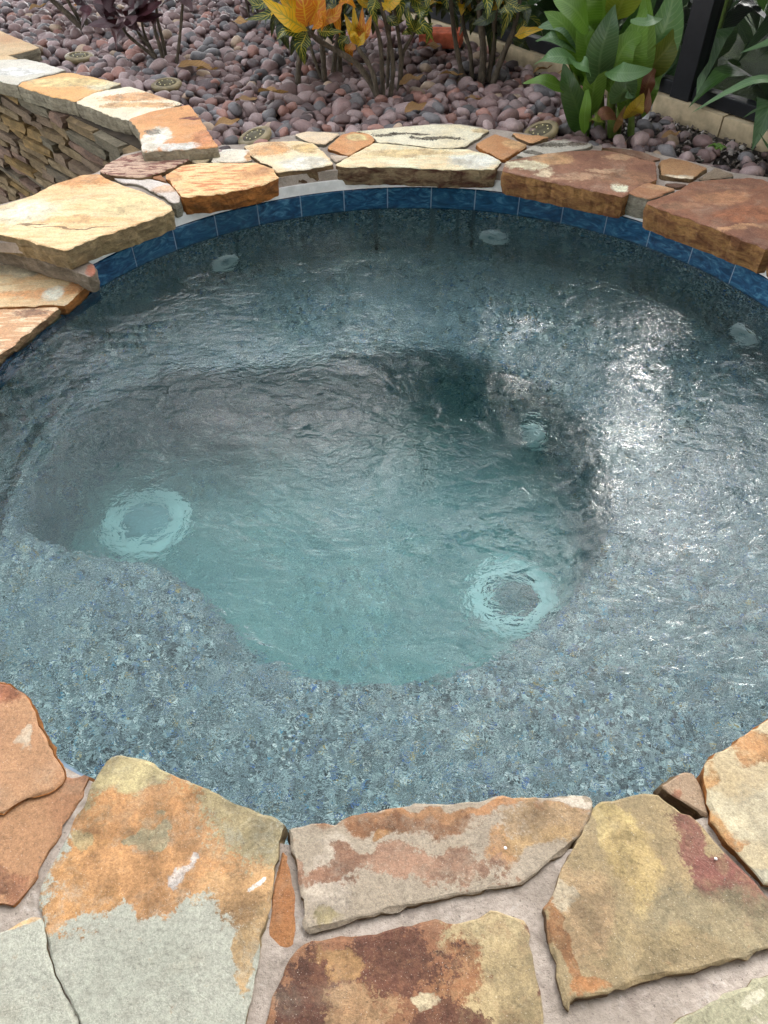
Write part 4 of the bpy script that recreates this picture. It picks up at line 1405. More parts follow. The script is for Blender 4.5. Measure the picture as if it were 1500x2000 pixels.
stems1 = [([(742, 196), (722, 160), (700, 128), (672, 108), (630, 84), (603, 62), (592, 40)], .0135, .009, -.02),
          ([(738, 196), (730, 150), (716, 118), (700, 96), (697, 72)], .011, .008, -.05),
          ([(748, 192), (746, 140), (742, 80), (726, 20), (716, -40)], .0105, .007, .0),
          ([(762, 190), (768, 130), (757, 60), (742, 0), (735, -80)], .0105, .007, .02),
          ([(778, 186), (783, 120), (777, 60), (764, -20)], .010, .007, .05),
          ([(783, 186), (786, 110), (806, 68), (814, 30)], .009, .006, .06),
          ([(757, 190), (758, 120), (762, 40), (770, -60)], .008, .006, .08)]
for P, r0, r1, dy in stems1:
    tube('stem', [at(u, v, dy) for u, v in P], r0, r1, M_BARK, CRO, 14)
b1b = U(640, 158, .12)
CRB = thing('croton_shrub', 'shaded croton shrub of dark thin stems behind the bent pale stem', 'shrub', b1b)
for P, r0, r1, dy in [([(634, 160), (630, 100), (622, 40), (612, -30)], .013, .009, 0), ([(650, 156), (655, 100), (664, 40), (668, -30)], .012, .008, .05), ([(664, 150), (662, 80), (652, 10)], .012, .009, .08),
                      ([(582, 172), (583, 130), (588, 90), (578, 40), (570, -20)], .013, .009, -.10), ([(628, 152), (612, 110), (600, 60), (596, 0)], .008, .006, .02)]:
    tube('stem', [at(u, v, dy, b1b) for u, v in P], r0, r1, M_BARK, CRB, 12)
YO = [CR_Y, CR_Y, CR_O]
# front leaves placed as seen: (base, mid, tip) pixels, width, material, depth offset
cl = [((600, 60), (555, 30), (508, -6), .085, CR_Y, -.12), ((590, 45), (565, 10), (530, -40), .08, CR_Y, -.05), ((605, 50), (622, 10), (628, -50), .085, CR_O, -.12), ((598, 52), (592, 5), (580, -60), .085, CR_O, -.15),
      ((610, 58), (630, 32), (628, 62), .05, CR_O, -.15), ((612, 48), (655, 28), (668, 2), .06, CR_O, -.1), ((604, 60), (575, 52), (545, 66), .05, CR_G, -.08), ((600, 62), (588, 92), (596, 128), .07, CR_G, -.1), ((602, 66), (575, 85), (568, 110), .05, CR_D, -.06),
      ((596, 66), (556, 60), (540, 78), .045, CR_G, -.12), ((565, 30), (535, 40), (530, 74), .04, CR_D, -.06), ((618, 60), (645, 62), (672, 62), .045, CR_G, -.1),
      ((697, 86), (684, 55), (672, 26), .042, CR_Y, -.08), ((698, 86), (694, 50), (690, 6), .044, CR_Y, -.06), ((699, 84), (706, 50), (708, 12), .044, CR_O, -.07), ((700, 86), (716, 60), (726, 28), .048, CR_O, -.08), ((698, 88), (690, 68), (684, 60), .04, CR_Y, -.1), ((699, 88), (706, 78), (712, 62), .044, CR_Y, -.12),
      ((690, 82), (682, 100), (688, 128), .05, CR_O, .04), ((680, 70), (668, 84), (672, 110), .05, CR_G, .06), ((748, 20), (775, -10), (790, -40), .07, CR_Y, -.02), ((812, 40), (830, 20), (842, -14), .05, CR_G, .02), ((808, 62), (828, 50), (848, 82), .055, CR_G, -.02),
      ((810, 64), (800, 40), (796, 12), .045, CR_G, .0), ((812, 66), (822, 36), (826, 2), .042, CR_G, .03), ((806, 66), (794, 62), (784, 68), .035, CR_G, .0), ((816, 60), (832, 58), (846, 44), .04, CR_G, .04), ((560, 10), (520, 30), (476, 40), .05, CR_G, .0), ((540, -10), (505, 10), (482, -2), .05, CR_G, .05),
      ((640, 20), (658, 40), (664, 70), .05, CR_O, .02), ((745, 4), (760, 18), (764, 26), .03, CR_Y, -.1),
      ((735, -5), (728, 20), (738, 52), .055, CR_G, -.04), ((768, -8), (782, 14), (778, 48), .055, CR_G, .0), ((722, 10), (708, 4), (690, -10), .05, CR_Y, .02), ((640, 8), (652, 24), (646, 52), .05, CR_G, -.02), ((800, -6), (822, 8), (846, 24), .05, CR_G, .05),
      ((575, 40), (556, 72), (566, 100), .055, CR_D, -.02), ((662, 4), (680, -2), (696, 16), .05, CR_O, -.06), ((755, 30), (770, 44), (790, 40), .045, CR_G, .03), ((716, 30), (730, 44), (728, 70), .045, CR_D, .05), ((820, 46), (838, 60), (832, 88), .045, CR_G, .03)]
for p0, p1, p2, w_, m_, dy in cl:
    q0, q1, q2 = at(*p0, dy), at(*p1, dy - .035), at(*p2, dy - .01)
    blade([q0, q0.lerp(q1, .6), q1, q2], w_, m_, CRO, up=(gl_.uniform(-.2, .2), -.8, .6), fold=.22, wavy=.04, stalk=.08, n=11)
for (u, v, dy, n_, mats) in [(598, 20, -.02, 12, [CR_Y, CR_O, CR_O]), (660, -70, .0, 14, [CR_Y, CR_O, CR_G]), (735, -90, .0, 14, [CR_Y, CR_G, CR_O]), (765, -50, .06, 12, [CR_G, CR_D, CR_Y]), (815, 0, .06, 10, [CR_G, CR_G, CR_Y])]:
    rosette(CRO, at(u, v, dy), (gl_.uniform(-.2, .2), -.15, 1), n_, .17, .06, mats, gl_)
for (u, v, dy, n_) in [(560, -10, -.05, 12), (630, -20, .03, 14), (668, 20, .08, 10), (600, 30, .1, 10), (650, 60, .14, 8)]:
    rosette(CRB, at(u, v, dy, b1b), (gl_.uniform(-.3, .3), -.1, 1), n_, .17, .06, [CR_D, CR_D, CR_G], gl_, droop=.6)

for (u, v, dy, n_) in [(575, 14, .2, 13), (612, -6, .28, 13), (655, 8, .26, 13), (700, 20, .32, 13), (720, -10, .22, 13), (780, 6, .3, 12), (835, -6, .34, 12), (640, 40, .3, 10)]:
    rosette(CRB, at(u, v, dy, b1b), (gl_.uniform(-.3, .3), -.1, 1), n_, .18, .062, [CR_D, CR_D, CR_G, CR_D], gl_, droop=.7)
b2 = U(935, 160, .12)
CR2 = thing('croton_shrub', 'croton with green and yellow veined leaves on dark upright stems left of the canna', 'shrub', b2)
for P, r0, r1, dy in [([(906, 158), (893, 100), (884, 40), (878, -30)], .012, .008, 0), ([(922, 156), (918, 100), (905, 50), (900, -20)], .010, .007, .03), ([(940, 160), (944, 100), (938, 40), (930, -30)], .0165, .012, .0),
                      ([(962, 164), (982, 110), (1003, 60), (1015, 0)], .014, .010, -.03), ([(953, 160), (962, 100), (966, 40), (972, -20)], .013, .010, .02)]:
    tube('stem', [at(u, v, dy, b2) for u, v in P], r0, r1, M_BARK, CR2, 12)
for p0, p1, p2, w_, m_, dy in [((985, 10), (992, 28), (978, 76), .06, CR_G, -.14), ((1005, 70), (1030, 62), (1068, 54), .05, CR_Y, -.1), ((1008, 72), (1022, 50), (1030, 30), .045, CR_G, -.06), ((1000, 76), (1022, 86), (1036, 100), .05, CR_D, -.05),
                               ((970, 20), (945, 40), (922, 48), .06, CR_D, -.1), ((965, 10), (950, 5), (925, 22), .06, CR_D, -.06), ((985, 0), (1010, 16), (1036, 14), .05, CR_G, -.1), ((975, 40), (960, 70), (965, 150), .07, CR_D, .04), ((985, 0), (1000, 20), (1012, 44), .05, CR_G, -.02),
                               ((940, 10), (925, 40), (918, 70), .06, CR_D, .05), ((935, 5), (920, -5), (905, 20), .05, CR_D, .0), ((880, 0), (868, 20), (862, 40), .04, CR_D, .05)]:
    q0, q1, q2 = at(*p0, dy, b2), at(*p1, dy - .03, b2), at(*p2, dy - .01, b2)
    blade([q0, q0.lerp(q1, .6), q1, q2], w_, m_, CR2, up=(gl_.uniform(-.2, .2), -.8, .6), fold=.22, wavy=.04, stalk=.08, n=11)
for (u, v, dy, n_) in [(880, -60, 0, 12), (905, -40, .04, 12), (945, -30, 0, 14), (985, -40, 0, 14), (1010, 0, 0, 10), (960, 0, .08, 10), (920, 10, .12, 8), (900, 0, .2, 12), (950, 16, .18, 12), (990, 20, .15, 11), (870, -10, .15, 12)]:
    rosette(CR2, at(u, v, dy, b2), (gl_.uniform(-.3, .3), -.1, 1), n_, .17, .055, [CR_D, CR_G, CR_D, CR_G, CR_Y], gl_, droop=.6)

# dark ti plants on the left
b3 = U(312, 126, .12)
TI = thing('ti_plant', 'dark burgundy ti plant on thin leaning stems behind the wall cap', 'plant', b3)
for P, r0, r1, dy in [([(318, 128), (300, 110), (262, 80), (243, 60), (236, 40)], .009, .006, 0), ([(322, 128), (312, 90), (303, 60), (298, 30)], .010, .007, 0), ([(328, 128), (318, 80), (308, 40), (305, 10)], .009, .006, .03),
                      ([(316, 126), (290, 90), (268, 60), (262, 30)], .008, .006, .04), ([(314, 126), (296, 96), (280, 60), (276, 20)], .007, .005, .06)]:
    tube('stem', [at(u, v, dy, b3) for u, v in P], r0, r1, M_BARK, TI, 12)
tl_ = [((240, 40), (225, 60), (228, 100), .075, LF_TI, -.02), ((236, 38), (205, 45), (170, 50), .09, LF_TI, -.02), ((245, 35), (232, 40), (224, 52), .06, LF_TI2, -.12), ((258, 30), (256, 42), (258, 54), .06, LF_TI2, -.12), ((250, 30), (285, 35), (320, 28), .08, LF_TI, -.04), ((262, 28), (290, 20), (318, 0), .08, LF_TI, -.04),
       ((250, 30), (252, 5), (240, -40), .085, LF_TI, -.05), ((240, 30), (215, 10), (190, -20), .09, LF_TI, -.04), ((262, 25), (280, 0), (300, -40), .085, LF_TI, -.02), ((248, 34), (262, 50), (278, 66), .07, LF_TI, -.05), ((238, 36), (205, 25), (180, 5), .085, LF_TI, .02), ((268, 30), (300, 40), (300, 70), .06, LF_TI, .03),
       ((235, 40), (235, 70), (222, 95), .06, LF_TI, .05), ((250, 28), (268, 10), (262, -30), .08, LF_TI, .06)]
for p0, p1, p2, w_, m_, dy in tl_:
    q0, q1, q2 = at(*p0, dy, b3), at(*p1, dy - .05, b3), at(*p2, dy - .02, b3)
    blade([q0, q0.lerp(q1, .6), q1, q2], w_, m_, TI, up=(gl_.uniform(-.2, .2), -.6, .8), fold=.25, wavy=.03, stalk=.05, n=11)
rosette(TI, at(300, -10, .02, b3), (0, -.2, 1), 12, .22, .075, [LF_TI, LF_TI, LF_TI2], gl_)
rosette(TI, at(250, -20, .02, b3), (0, -.2, 1), 12, .24, .08, [LF_TI, LF_TI], gl_)
b4 = U(165, 62, .12)
TJ = thing('ti_plant', 'grey stemmed ti plant with a few dusky leaves at the top left', 'plant', b4)
for P, r0, r1, dy in [([(168, 64), (140, 35), (118, 15), (90, -10)], .017, .012, 0), ([(160, 60), (150, 30), (132, 0), (125, -40)], .010, .008, .03), ([(172, 62), (166, 30), (160, -20)], .010, .008, .0)]:
    tube('stem', [at(u, v, dy, b4) for u, v in P], r0, r1, M_BARK, TJ, 10)
for p0, p1, p2, w_, m_, dy in [((172, 10), (166, 30), (158, 58), .07, LF_TI, -.1), ((185, 0), (200, 8), (222, 10), .07, LF_TI2, -.1), ((170, 5), (155, 5), (140, -8), .07, LF_TI, -.05), ((160, 0), (150, 8), (148, 6), .05, CR_O, -.04)]:
    q0, q1, q2 = at(*p0, dy, b4), at(*p1, dy - .04, b4), at(*p2, dy - .01, b4)
    blade([q0, q0.lerp(q1, .6), q1, q2], w_, m_, TJ, up=(0, -.6, .8), fold=.25, n=10)
rosette(TJ, at(95, -30, 0, b4), (-.2, -.1, 1), 12, .24, .08, [LF_TI, LF_TI2], gl_)
rosette(TJ, at(160, -50, 0, b4), (0, -.1, 1), 12, .24, .08, [LF_TI], gl_)
b5 = U(347, 130, .12)
TK = thing('plant_stalk', 'lone bare upright stalk beside the burgundy ti plant', 'plant', b5)
tube('stem', [at(u, v, 0, b5) for u, v in [(344, 132), (349, 90), (354, 40), (360, -40)]], .008, .006, M_BARK, TK, 10)
rosette(TK, at(360, -60, 0, b5), (0, -.1, 1), 10, .2, .07, [LF_TI, LF_TI2], gl_)
b6 = U(490, 35, .12)
CR3 = thing('croton_shrub', 'small green croton low on the pebbles left of the yellow leaves', 'shrub', b6)
for k in range(3):
    tube('stem', [b6 + Vector((.02 * k, 0, -.02)), b6 + Vector((.03 * k - .02, 0, .1)), b6 + Vector((.05 * k - .04, 0, .2))], .007, .005, M_BARK, CR3, 6)
    rosette(CR3, b6 + Vector((.05 * k - .04, 0, .16)), (k * .3 - .3, -.2, 1), 9, .15, .05, [CR_G, CR_G, CR_D], gl_, (.5, 1.5))

# canna clump in front of the post
b7 = U(1180, 262, .12)
CAN = thing('canna_plant', 'lush green canna with broad upright leaves beside the black post', 'plant', b7)
for P, r0, r1, dy in [([(1135, 272), (1132, 220), (1128, 160), (1118, 120)], .012, .008, .02), ([(1145, 270), (1146, 200), (1150, 130)], .011, .009, .06), ([(1172, 262), (1170, 180), (1178, 110)], .022, .015, .05), ([(1196, 266), (1194, 190), (1200, 120)], .018, .013, .02),
                      ([(1232, 264), (1236, 200), (1246, 130)], .014, .010, .05), ([(1205, 262), (1215, 190), (1222, 110)], .015, .011, .10)]:
    tube('stalk', [at(u, v, dy, b7) for u, v in P], r0, r1, M_STALK, CAN, 10)
# (pixels from the leaf's base to its tip), width in m, material, depth offset, up
cn_ = [([(1130, 128), (1105, 112), (1072, 112), (1042, 126)], .075, LF_BLUE, -.10, (0, -.5, .9)), ([(1118, 118), (1130, 125), (1148, 132), (1154, 150)], .08, LF_BLUE, -.12, (.5, -.5, .8)),
       ([(1138, 262), (1130, 220), (1112, 170), (1100, 120)], .10, LF_CANNA_D, -.02, (-.3, -1, .2)), ([(1110, 176), (1085, 166), (1055, 156), (1020, 163)], .06, LF_CANNA, -.02, (0, -.6, .8)), ([(1142, 262), (1142, 225), (1146, 195), (1146, 166)], .045, LF_CANNA, -.06, (0, -1, .2)),
       ([(1162, 150), (1152, 110), (1142, 70), (1132, 40)], .10, LF_CANNA, -.02, (0, -1, .3)), ([(1168, 170), (1172, 110), (1186, 60), (1202, 8)], .12, LF_BLUE, -.06, (.1, -1, .2)), ([(1160, 160), (1164, 130), (1160, 100), (1158, 74)], .10, LF_CANNA, .02, (0, -1, .2)),
       ([(1190, 180), (1205, 120), (1225, 85), (1262, 66)], .11, LF_CANNA, -.05, (-.2, -1, .4)), ([(1205, 170), (1222, 120), (1238, 80), (1262, 10)], .15, LF_CANNA, -.02, (0, -1, .2)), ([(1215, 170), (1238, 130), (1256, 70), (1262, -30)], .13, LF_CANNA, .02, (0, -1, .1)),
       ([(1225, 150), (1262, 110), (1300, 50), (1325, -50)], .19, LF_BLUE, .05, (.1, -1, .2)), ([(1240, 170), (1272, 130), (1310, 85), (1332, 42)], .12, LF_OLIVE, .03, (.3, -1, .2)), ([(1232, 38), (1258, 44), (1276, 38), (1296, 36)], .06, LF_BLUE, -.14, (0, -.4, .9)),
       ([(1186, 140), (1210, 142), (1242, 142), (1275, 134)], .085, LF_BLUE, -.14, (0, -.55, .85)), ([(1208, 200), (1216, 180), (1228, 170), (1240, 200)], .10, LF_BLUE, -.10, (0, -1, .3)),
       ([(1150, 60), (1128, 25), (1105, 5), (1078, -8)], .11, LF_CANNA, -.06, (0, -.7, .7)), ([(1175, 50), (1180, 10), (1170, -40), (1165, -90)], .13, LF_CANNA, .04, (0, -1, .1)), ([(1200, 40), (1220, -10), (1235, -50), (1240, -90)], .13, LF_OLIVE, .0, (0, -1, .1)),
       ([(1135, 110), (1105, 80), (1075, 72), (1045, 80)], .09, LF_BLUE, .04, (0, -.5, .9)), ([(1255, 230), (1268, 190), (1280, 165), (1296, 140)], .05, LF_CANNA, .03, (0, -1, .2)), ([(1250, 200), (1262, 170), (1270, 150), (1284, 130)], .06, LF_RED, .0, (0, -1, .2)),
       ([(1205, 235), (1190, 222), (1170, 226), (1150, 240)], .06, LF_RED, -.08, (0, -.6, .8)), ([(1222, 232), (1238, 215), (1250, 200), (1258, 182)], .07, LF_YEL, -.08, (.2, -1, .3)), ([(1242, 228), (1254, 215), (1264, 205), (1268, 170)], .05, LF_RED, -.05, (.2, -1, .3)), ([(1180, 240), (1170, 232), (1160, 230), (1150, 238)], .035, LF_OLIVE, -.12, (0, -.6, .8)),
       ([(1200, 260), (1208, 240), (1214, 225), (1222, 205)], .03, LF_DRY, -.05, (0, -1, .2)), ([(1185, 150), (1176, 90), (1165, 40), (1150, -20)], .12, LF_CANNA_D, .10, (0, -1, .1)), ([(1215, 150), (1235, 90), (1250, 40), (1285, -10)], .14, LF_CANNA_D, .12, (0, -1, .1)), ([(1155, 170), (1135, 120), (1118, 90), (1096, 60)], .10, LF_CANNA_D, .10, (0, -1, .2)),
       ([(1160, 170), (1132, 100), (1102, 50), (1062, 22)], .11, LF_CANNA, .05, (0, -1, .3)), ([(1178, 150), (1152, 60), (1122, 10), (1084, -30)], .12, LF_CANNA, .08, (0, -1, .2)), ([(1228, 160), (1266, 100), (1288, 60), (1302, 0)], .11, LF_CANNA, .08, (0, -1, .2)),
       ([(1160, 120), (1122, 66), (1092, 46), (1050, 54)], .09, LF_BLUE, .06, (0, -.7, .7)), ([(1150, 230), (1160, 170), (1168, 130), (1182, 96)], .09, LF_CANNA, -.03, (0, -1, .2)), ([(1225, 230), (1226, 180), (1240, 140), (1256, 110)], .09, LF_CANNA, -.01, (0, -1, .2))]
for P, w_, m_, dy, up in cn_:
    Q = [at(u, v, dy - .05 * sin(i / 3 * pi) + .0 * i, b7) for i, (u, v) in enumerate(P)]
    blade(Q, w_, m_, CAN, up=up, fold=.16, wavy=.035, n=14, sharp=.9)

# strap leaves reaching in from the right
b8 = Vector((1.78, 2.62, .10))
STR = thing('strap_leaf_plant', 'long arching blue green blades reaching in at the right edge', 'plant', b8)
for P, w_, m_, dy in [([(1620, 190), (1500, 156), (1430, 176), (1350, 221)], .05, LF_BLUE, 0), ([(1640, 60), (1540, 72), (1490, 88), (1444, 104)], .055, LF_BLUE, .25), ([(1600, 215), (1520, 206), (1480, 214), (1450, 231)], .03, LF_CANNA_D, .15), ([(1570, 380), (1530, 330), (1500, 290), (1482, 258)], .04, LF_CANNA_D, -.1), ([(1580, 360), (1540, 310), (1525, 280), (1515, 250)], .04, LF_CANNA, -.05)]:
    Q = [at(u, v, dy, b8) for u, v in P]
    blade([b8] + Q if P[0][0] >= 1600 else Q, w_, m_, STR, up=(0, -.3, 1), fold=.2, n=16)
rosette(STR, b8 + Vector((.15, 0, .25)), (.2, 0, 1), 10, .6, .05, [LF_BLUE, LF_CANNA], gl_)

# plants beyond the screen, dark through the mesh
gb = random.Random(17)
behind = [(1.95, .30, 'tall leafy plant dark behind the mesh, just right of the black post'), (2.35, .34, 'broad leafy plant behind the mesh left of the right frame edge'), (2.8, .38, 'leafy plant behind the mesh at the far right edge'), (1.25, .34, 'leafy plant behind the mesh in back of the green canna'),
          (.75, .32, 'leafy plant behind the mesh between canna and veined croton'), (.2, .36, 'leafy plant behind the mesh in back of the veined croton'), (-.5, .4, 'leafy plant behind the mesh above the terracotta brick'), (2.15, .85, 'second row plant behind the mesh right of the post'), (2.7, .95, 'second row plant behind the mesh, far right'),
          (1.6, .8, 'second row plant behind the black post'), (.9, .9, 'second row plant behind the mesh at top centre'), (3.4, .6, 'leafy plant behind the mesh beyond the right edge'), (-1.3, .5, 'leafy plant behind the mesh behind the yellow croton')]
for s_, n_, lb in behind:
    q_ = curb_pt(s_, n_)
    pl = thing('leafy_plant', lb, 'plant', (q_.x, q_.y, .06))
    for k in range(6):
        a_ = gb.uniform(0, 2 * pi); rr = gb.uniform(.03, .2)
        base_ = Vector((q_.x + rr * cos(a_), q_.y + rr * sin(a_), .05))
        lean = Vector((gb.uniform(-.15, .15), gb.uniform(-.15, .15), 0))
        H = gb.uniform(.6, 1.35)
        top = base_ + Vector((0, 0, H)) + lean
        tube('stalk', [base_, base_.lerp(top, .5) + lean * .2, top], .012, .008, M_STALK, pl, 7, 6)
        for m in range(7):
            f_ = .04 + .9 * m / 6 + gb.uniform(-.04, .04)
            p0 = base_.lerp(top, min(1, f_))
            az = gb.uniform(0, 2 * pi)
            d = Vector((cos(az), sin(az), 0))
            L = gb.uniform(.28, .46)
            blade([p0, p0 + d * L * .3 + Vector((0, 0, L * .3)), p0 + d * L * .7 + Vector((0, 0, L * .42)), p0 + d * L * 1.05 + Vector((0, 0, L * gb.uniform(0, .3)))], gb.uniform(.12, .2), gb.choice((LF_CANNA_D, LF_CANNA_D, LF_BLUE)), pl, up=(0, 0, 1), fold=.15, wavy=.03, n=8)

# the thicket further back, one mass of leaves
tv, tf, tu = [], [], []
for k in range(1500):
    q_ = curb_pt(gb.uniform(-3.0, 5.5), gb.uniform(.55, 3.2))
    z0 = .05 + gb.random() ** 1.3 * 1.5
    az = gb.uniform(0, 2 * pi); L = gb.uniform(.25, .5); wd_ = gb.uniform(.05, .10)
    d = Vector((cos(az), sin(az), 0)); sd = Vector((-d.y, d.x, 0))
    up_ = gb.uniform(-.1, .5)
    b0 = len(tv)
    for i in range(6):
        f_ = i / 5
        c_ = Vector((q_.x, q_.y, z0 * (1.5 if q_.x < 2.2 else 1))) + d * L * f_ + Vector((0, 0, L * (up_ * f_ * 1.6 - f_ * f_ * .5)))
        w_ = wd_ * sin(pi * min(1, .06 + f_ * .94)) ** .8
        for x in (-1, 0, 1):
            tv.append(c_ + sd * (x * w_) + Vector((0, 0, abs(x) * w_ * .2))); tu.append((f_, (x + 1) / 2))
    for i in range(5):
        for x in range(2):
            a_ = b0 + i * 3 + x
            tf.append([a_, a_ + 1, a_ + 4, a_ + 3])
kind(mesh('thicket', tv, tf, LF_THICKET, None, (0, 0, 0), smooth=True, uvs=tu), 'stuff')

# ------------------------------------------------------------------ small things on the pebbles
M_DISK = simple('bronze_plastic', (128, 116, 88), .45, .12, 30, .15, 90)
M_LENS = simple('dark_lens', (74, 68, 48), .5, .2, 40, .05, 90)
M_LED = simple('led_dot', (205, 196, 150), .4, .03, 20, 0)
for (u, v, lb, tx, ty) in [(497, 266, 'round bronze solar light tilted against the coping beside the white oblong stone', .10, -.28), (325, 164, 'round bronze solar light flat on the pebbles behind the orange end cap', .05, .0), (155, 110, 'round solar light half sunk in pebbles behind the grey wall cap', .0, .05), (1056, 256, 'round solar light leaning on the pebbles left of the green canna', .12, -.34)]:
    q_ = U(u, v, .146)
    d = thing('solar_light', lb, 'garden light', q_, 'round solar lights in the pebble bed')
    ax = Vector((ty, -tx, 1)).normalized()
    lathe('housing', [(0.0, -.03), (.045, -.03), (.064, -.012), (.066, .0), (.062, .005), (.046, .007), (.044, .004)], M_DISK, d, q_, 36, axis=ax)
    lathe('lens', [(.0445, .003), (.030, .006), (.0, .007)], M_LENS, d, q_, 28, axis=ax)
    lathe('stake', [(.012, -.03), (.010, -.08), (.001, -.12)], M_DISK, d, q_, 10, axis=ax)
    qt = ax.to_track_quat('Z', 'Y')
    for k in range(8):
        a_ = 2 * pi * k / 8
        w = qt @ Vector((.029 * cos(a_), .029 * sin(a_), .0065))
        lathe('led', [(.0030, -.001), (.0026, .0012), (.0, .0015)], M_LED, d, q_ + w, 8, axis=ax)

lit = [(535, 185, .15, 'long curled tan dry leaf lying on pebbles left of the croton stems'), (482, 200, .10, 'small tan dry leaf on pebbles behind the white oblong stone'), (445, 245, .10, 'crumpled brown dry leaf next to the tilted solar light'), (470, 47, .12, 'yellowish dry leaf under the small green croton'), (805, 160, .13, 'brown dry leaf flat on pebbles right of the croton stems'),
       (880, 150, .12, 'curled pale dry leaf in shade left of the dark stems'), (812, 215, .10, 'orange brown dry leaf among pebbles behind the long cream stone'), (380, 133, .16, 'long dark brown dry leaf under the lone bare stalk'), (405, 140, .12, 'dark curled dry leaf right of the lone bare stalk'), (925, 198, .08, 'small crumpled dry leaf in front of the dark stems'),
       (75, 18, .10, 'tan dry leaf on pebbles at the top left corner'), (1060, 140, .10, 'pale dry leaf on bare soil by the curb'), (1110, 145, .09, 'curled dry leaf on soil left of the canna'), (845, 95, .1, 'pale dry leaf beside the terracotta brick'), (1310, 268, .07, 'dark dry leaf on the soil right of the canna')]
for (u, v, L, lb) in lit:
    q_ = U(u, v, .160)
    a_ = gl_.uniform(-.7, .7)
    d = Vector((cos(a_), sin(a_), 0)) * L / 2
    ob = blade([q_ - d, q_ - d * .3 + Vector((0, 0, .012)), q_ + d * .4 + Vector((0, 0, .008)), q_ + d + Vector((0, 0, .02))], L * .42, LF_DRY, None, up=(gl_.uniform(-.4, .4), gl_.uniform(-.5, .2), 1), fold=.35, wavy=.09, n=9, name='dry_leaf', twist=gl_.uniform(-.6, .6))
    tag(ob, lb, 'dry leaf', 'dry leaves on the pebbles')

M_BRICK = simple('terracotta', (176, 92, 66), .85, .15, 30, .5, 120)
q_ = U(862, 74, .16)
vs_, fs_ = [], []
bm_ = bmesh.new()
bmesh.ops.create_cube(bm_, size=1)
for v_ in bm_.verts:
    v_.co = (v_.co.x * .20, v_.co.y * .10, v_.co.z * .065)
bmesh.ops.bevel(bm_, geom=bm_.edges[:], offset=.005, segments=2, affect='EDGES')
bmesh.ops.subdivide_edges(bm_, edges=[e for e in bm_.edges if e.calc_length() > .04], cuts=3, use_grid_fill=True)
for v_ in bm_.verts:
    v_.co += Vector((mnoise.noise(v_.co * 40), mnoise.noise(v_.co * 40 + Vector((5, 0, 0))), mnoise.noise(v_.co * 40 + Vector((0, 9, 0))))) * .0022
me = bpy.data.meshes.new('brick'); bm_.to_mesh(me); bm_.free(); me.materials.append(M_BRICK)
ob = place(bpy.data.objects.new('brick', me), None, q_)
ob.rotation_euler = (.06, -.05, -.25)
tag(ob, 'terracotta brick lying on the pebbles behind the croton stems', 'brick')

q_ = U(1395, 305, .13)
wd = thing('weed', 'tiny bright green weed sprouting among the pebbles at right', 'weed', q_)
for k in range(11):
    a_ = k * 2.4; L = gl_.uniform(.025, .045)
    d = Vector((cos(a_), sin(a_), 0))
    blade([q_ + Vector((0, 0, .02)), q_ + d * L * .5 + Vector((0, 0, .035)), q_ + d * L + Vector((0, 0, .032))], .016, LF_CANNA, wd, n=6)
q_ = U(1262, 226, .12)
pp = thing('pipe_stub', 'short white pipe stub standing beside the canna base', 'pipe', q_)
lathe('pipe', [(.0125, -.05), (.0125, .052), (.0095, .052), (.0095, .0)], simple('pvc', (196, 198, 200), .5, .05, 20, .1, 60), pp, q_, 16)
lathe('collar', [(.0128, .02), (.016, .022), (.016, .042), (.0128, .044)], simple('pvc_collar', (186, 188, 190), .5, .05, 20, .1, 60), pp, q_, 16)
tw = [UW(u, v, FLOOR + .008) for u, v in [(806, 866), (820, 888), (832, 914), (830, 938), (816, 962)]]
tag(tube('twig', tw, .0045, .002, simple('wet_twig', (58, 50, 42), .7, .2, 40, .3, 120), None, 12, 6), 'thin dark curved twig lying on the footwell floor', 'twig')
for (u, v, s_, lb) in [(987, 1656, .0022, 'tiny white chip lying on the pinkish grey stone'), (1398, 1677, .002, 'tiny white chip lying on the maroon edge of the khaki stone')]:
    q_ = U(u, v, .154 if u < 1100 else .157)
    v0, f0 = SHAPES2[3], ICO[2][1]
    ob = mesh('stone_chip', (v0 * s_).tolist(), f0.tolist(), M_FIT, None, q_)
    tag(ob, lb, 'stone chip')

# ------------------------------------------------------------------ trees beyond the screen, seen mirrored in the water
t = NT('tree_foliage')
g_ = t.new('NewGeometry')
t.base(t.ramp(g_.outputs['Random Per Island'], [(0, (.02, .045, .012)), (.5, (.045, .085, .02)), (1, (.08, .13, .03))]), .6)
M_TREE = t.m


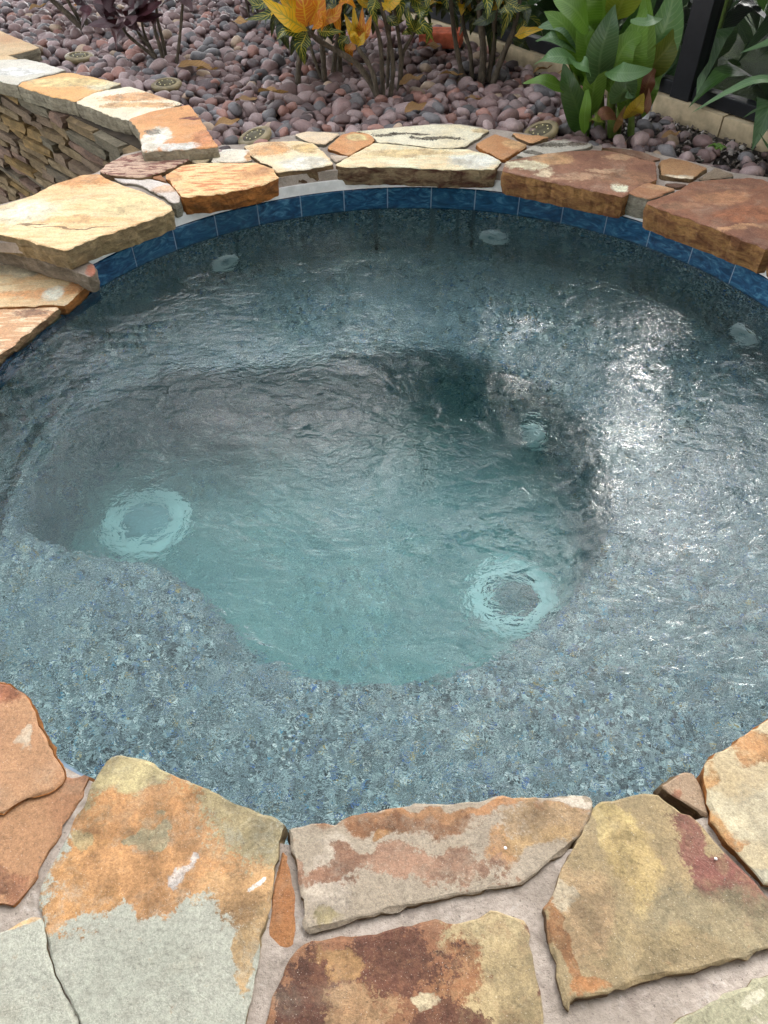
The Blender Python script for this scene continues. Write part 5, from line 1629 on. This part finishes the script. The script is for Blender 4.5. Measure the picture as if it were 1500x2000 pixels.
def tree(x, y, h, cr, lb, n=2600, seed=1):
    g = random.Random(seed)
    tr = thing('tree', lb, 'tree', (x, y, .05), 'trees beyond the screen')
    base_ = Vector((x, y, .0))
    top = Vector((x + g.uniform(-.3, .3), y + g.uniform(-.3, .3), h * .75))
    tube('trunk', [base_, base_.lerp(top, .5) + Vector((.12, 0, 0)), top], h * .03, h * .012, M_BARK, tr, 10, 9)
    cen = Vector((x, y, h - cr * .8))
    clumps = []
    for k in range(16):
        d = Vector((g.gauss(0, 1), g.gauss(0, 1), g.gauss(0, .8))).normalized() * cr * g.uniform(.35, .9)
        clumps.append((cen + d, cr * g.uniform(.28, .5)))
    for k in range(5):
        c_ = clumps[k][0]
        tube('limb', [base_.lerp(top, .7), base_.lerp(top, .8).lerp(c_, .5), c_], h * .010, h * .003, M_BARK, tr, 6, 6)
    vs, fs = [], []
    for k in range(n):
        c_, r_ = clumps[g.randrange(len(clumps))]
        p_ = c_ + Vector((g.gauss(0, 1), g.gauss(0, 1), g.gauss(0, 1))).normalized() * r_ * g.random() ** .4
        s_ = g.uniform(.09, .2)
        a_ = Vector((g.gauss(0, 1), g.gauss(0, 1), g.gauss(0, .6))).normalized()
        b_ = a_.orthogonal().normalized()
        b0 = len(vs)
        vs += [p_ - a_ * s_, p_ + b_ * s_ * .45, p_ + a_ * s_, p_ - b_ * s_ * .45]
        fs.append([b0, b0 + 1, b0 + 2, b0 + 3])
    kind(mesh('crown', [v_ - Vector((x, y, .05)) for v_ in vs], fs, M_TREE, tr, (x, y, .05)), 'stuff')


tree(-2.4, 8.6, 4.5, 1.9, 'broad tree beyond the screen, mirrored at the left of the water', 6000, seed=2)
tree(1.35, 8.3, 6.9, 2.0, 'rounded tree beyond the screen, mirrored at the middle of the water', 6000, seed=3)
tree(-.9, 7.4, 3.5, 1.6, 'low bushy tree beyond the screen in front of two taller ones', 5000, seed=8)
tree(5.7, 8.2, 5.6, 1.9, 'tree beyond the screen at the right, mirrored at the right edge of the water', 5000, seed=5)
tree(-6.2, 8.6, 5.6, 2.4, 'tree beyond the pool at the far left', 4500, seed=6)
tree(1.8, 6.6, 3.0, 1.3, 'small shrubby tree behind the screen right of the low bushy one', 3500, seed=9)

# ------------------------------------------------------------------ added unseen roof behind the camera, to shade the near side
M_STUCCO = simple('stucco', (196, 186, 168), .9, .06, 8, .4, 120)
M_DECKING = simple('roof_panel', (150, 146, 138), .7, .08, 6, .2, 60)
SHADE = thing('shade_roof', 'added unseen flat roof on stucco posts shading the near side of the spa', 'shade roof', (0, -1.0, .1415))
prism('roof', [(-5.5, -6.0), (5.5, -6.0), (5.5, .72), (-5.5, .72)], 2.62, 2.80, M_DECKING, SHADE, (0, -1, 0))
prism('back_wall', [(-5.5, -6.2), (5.5, -6.2), (5.5, -6.003), (-5.5, -6.003)], .1415, 2.80, M_STUCCO, SHADE, (0, -1, 0))
for x in (-4.2, 4.2):
    prism('post', [(x - .1, -.6), (x + .1, -.6), (x + .1, -.4), (x - .1, -.4)], .1415, 2.619, M_STUCCO, SHADE, (x, -.5, 0))
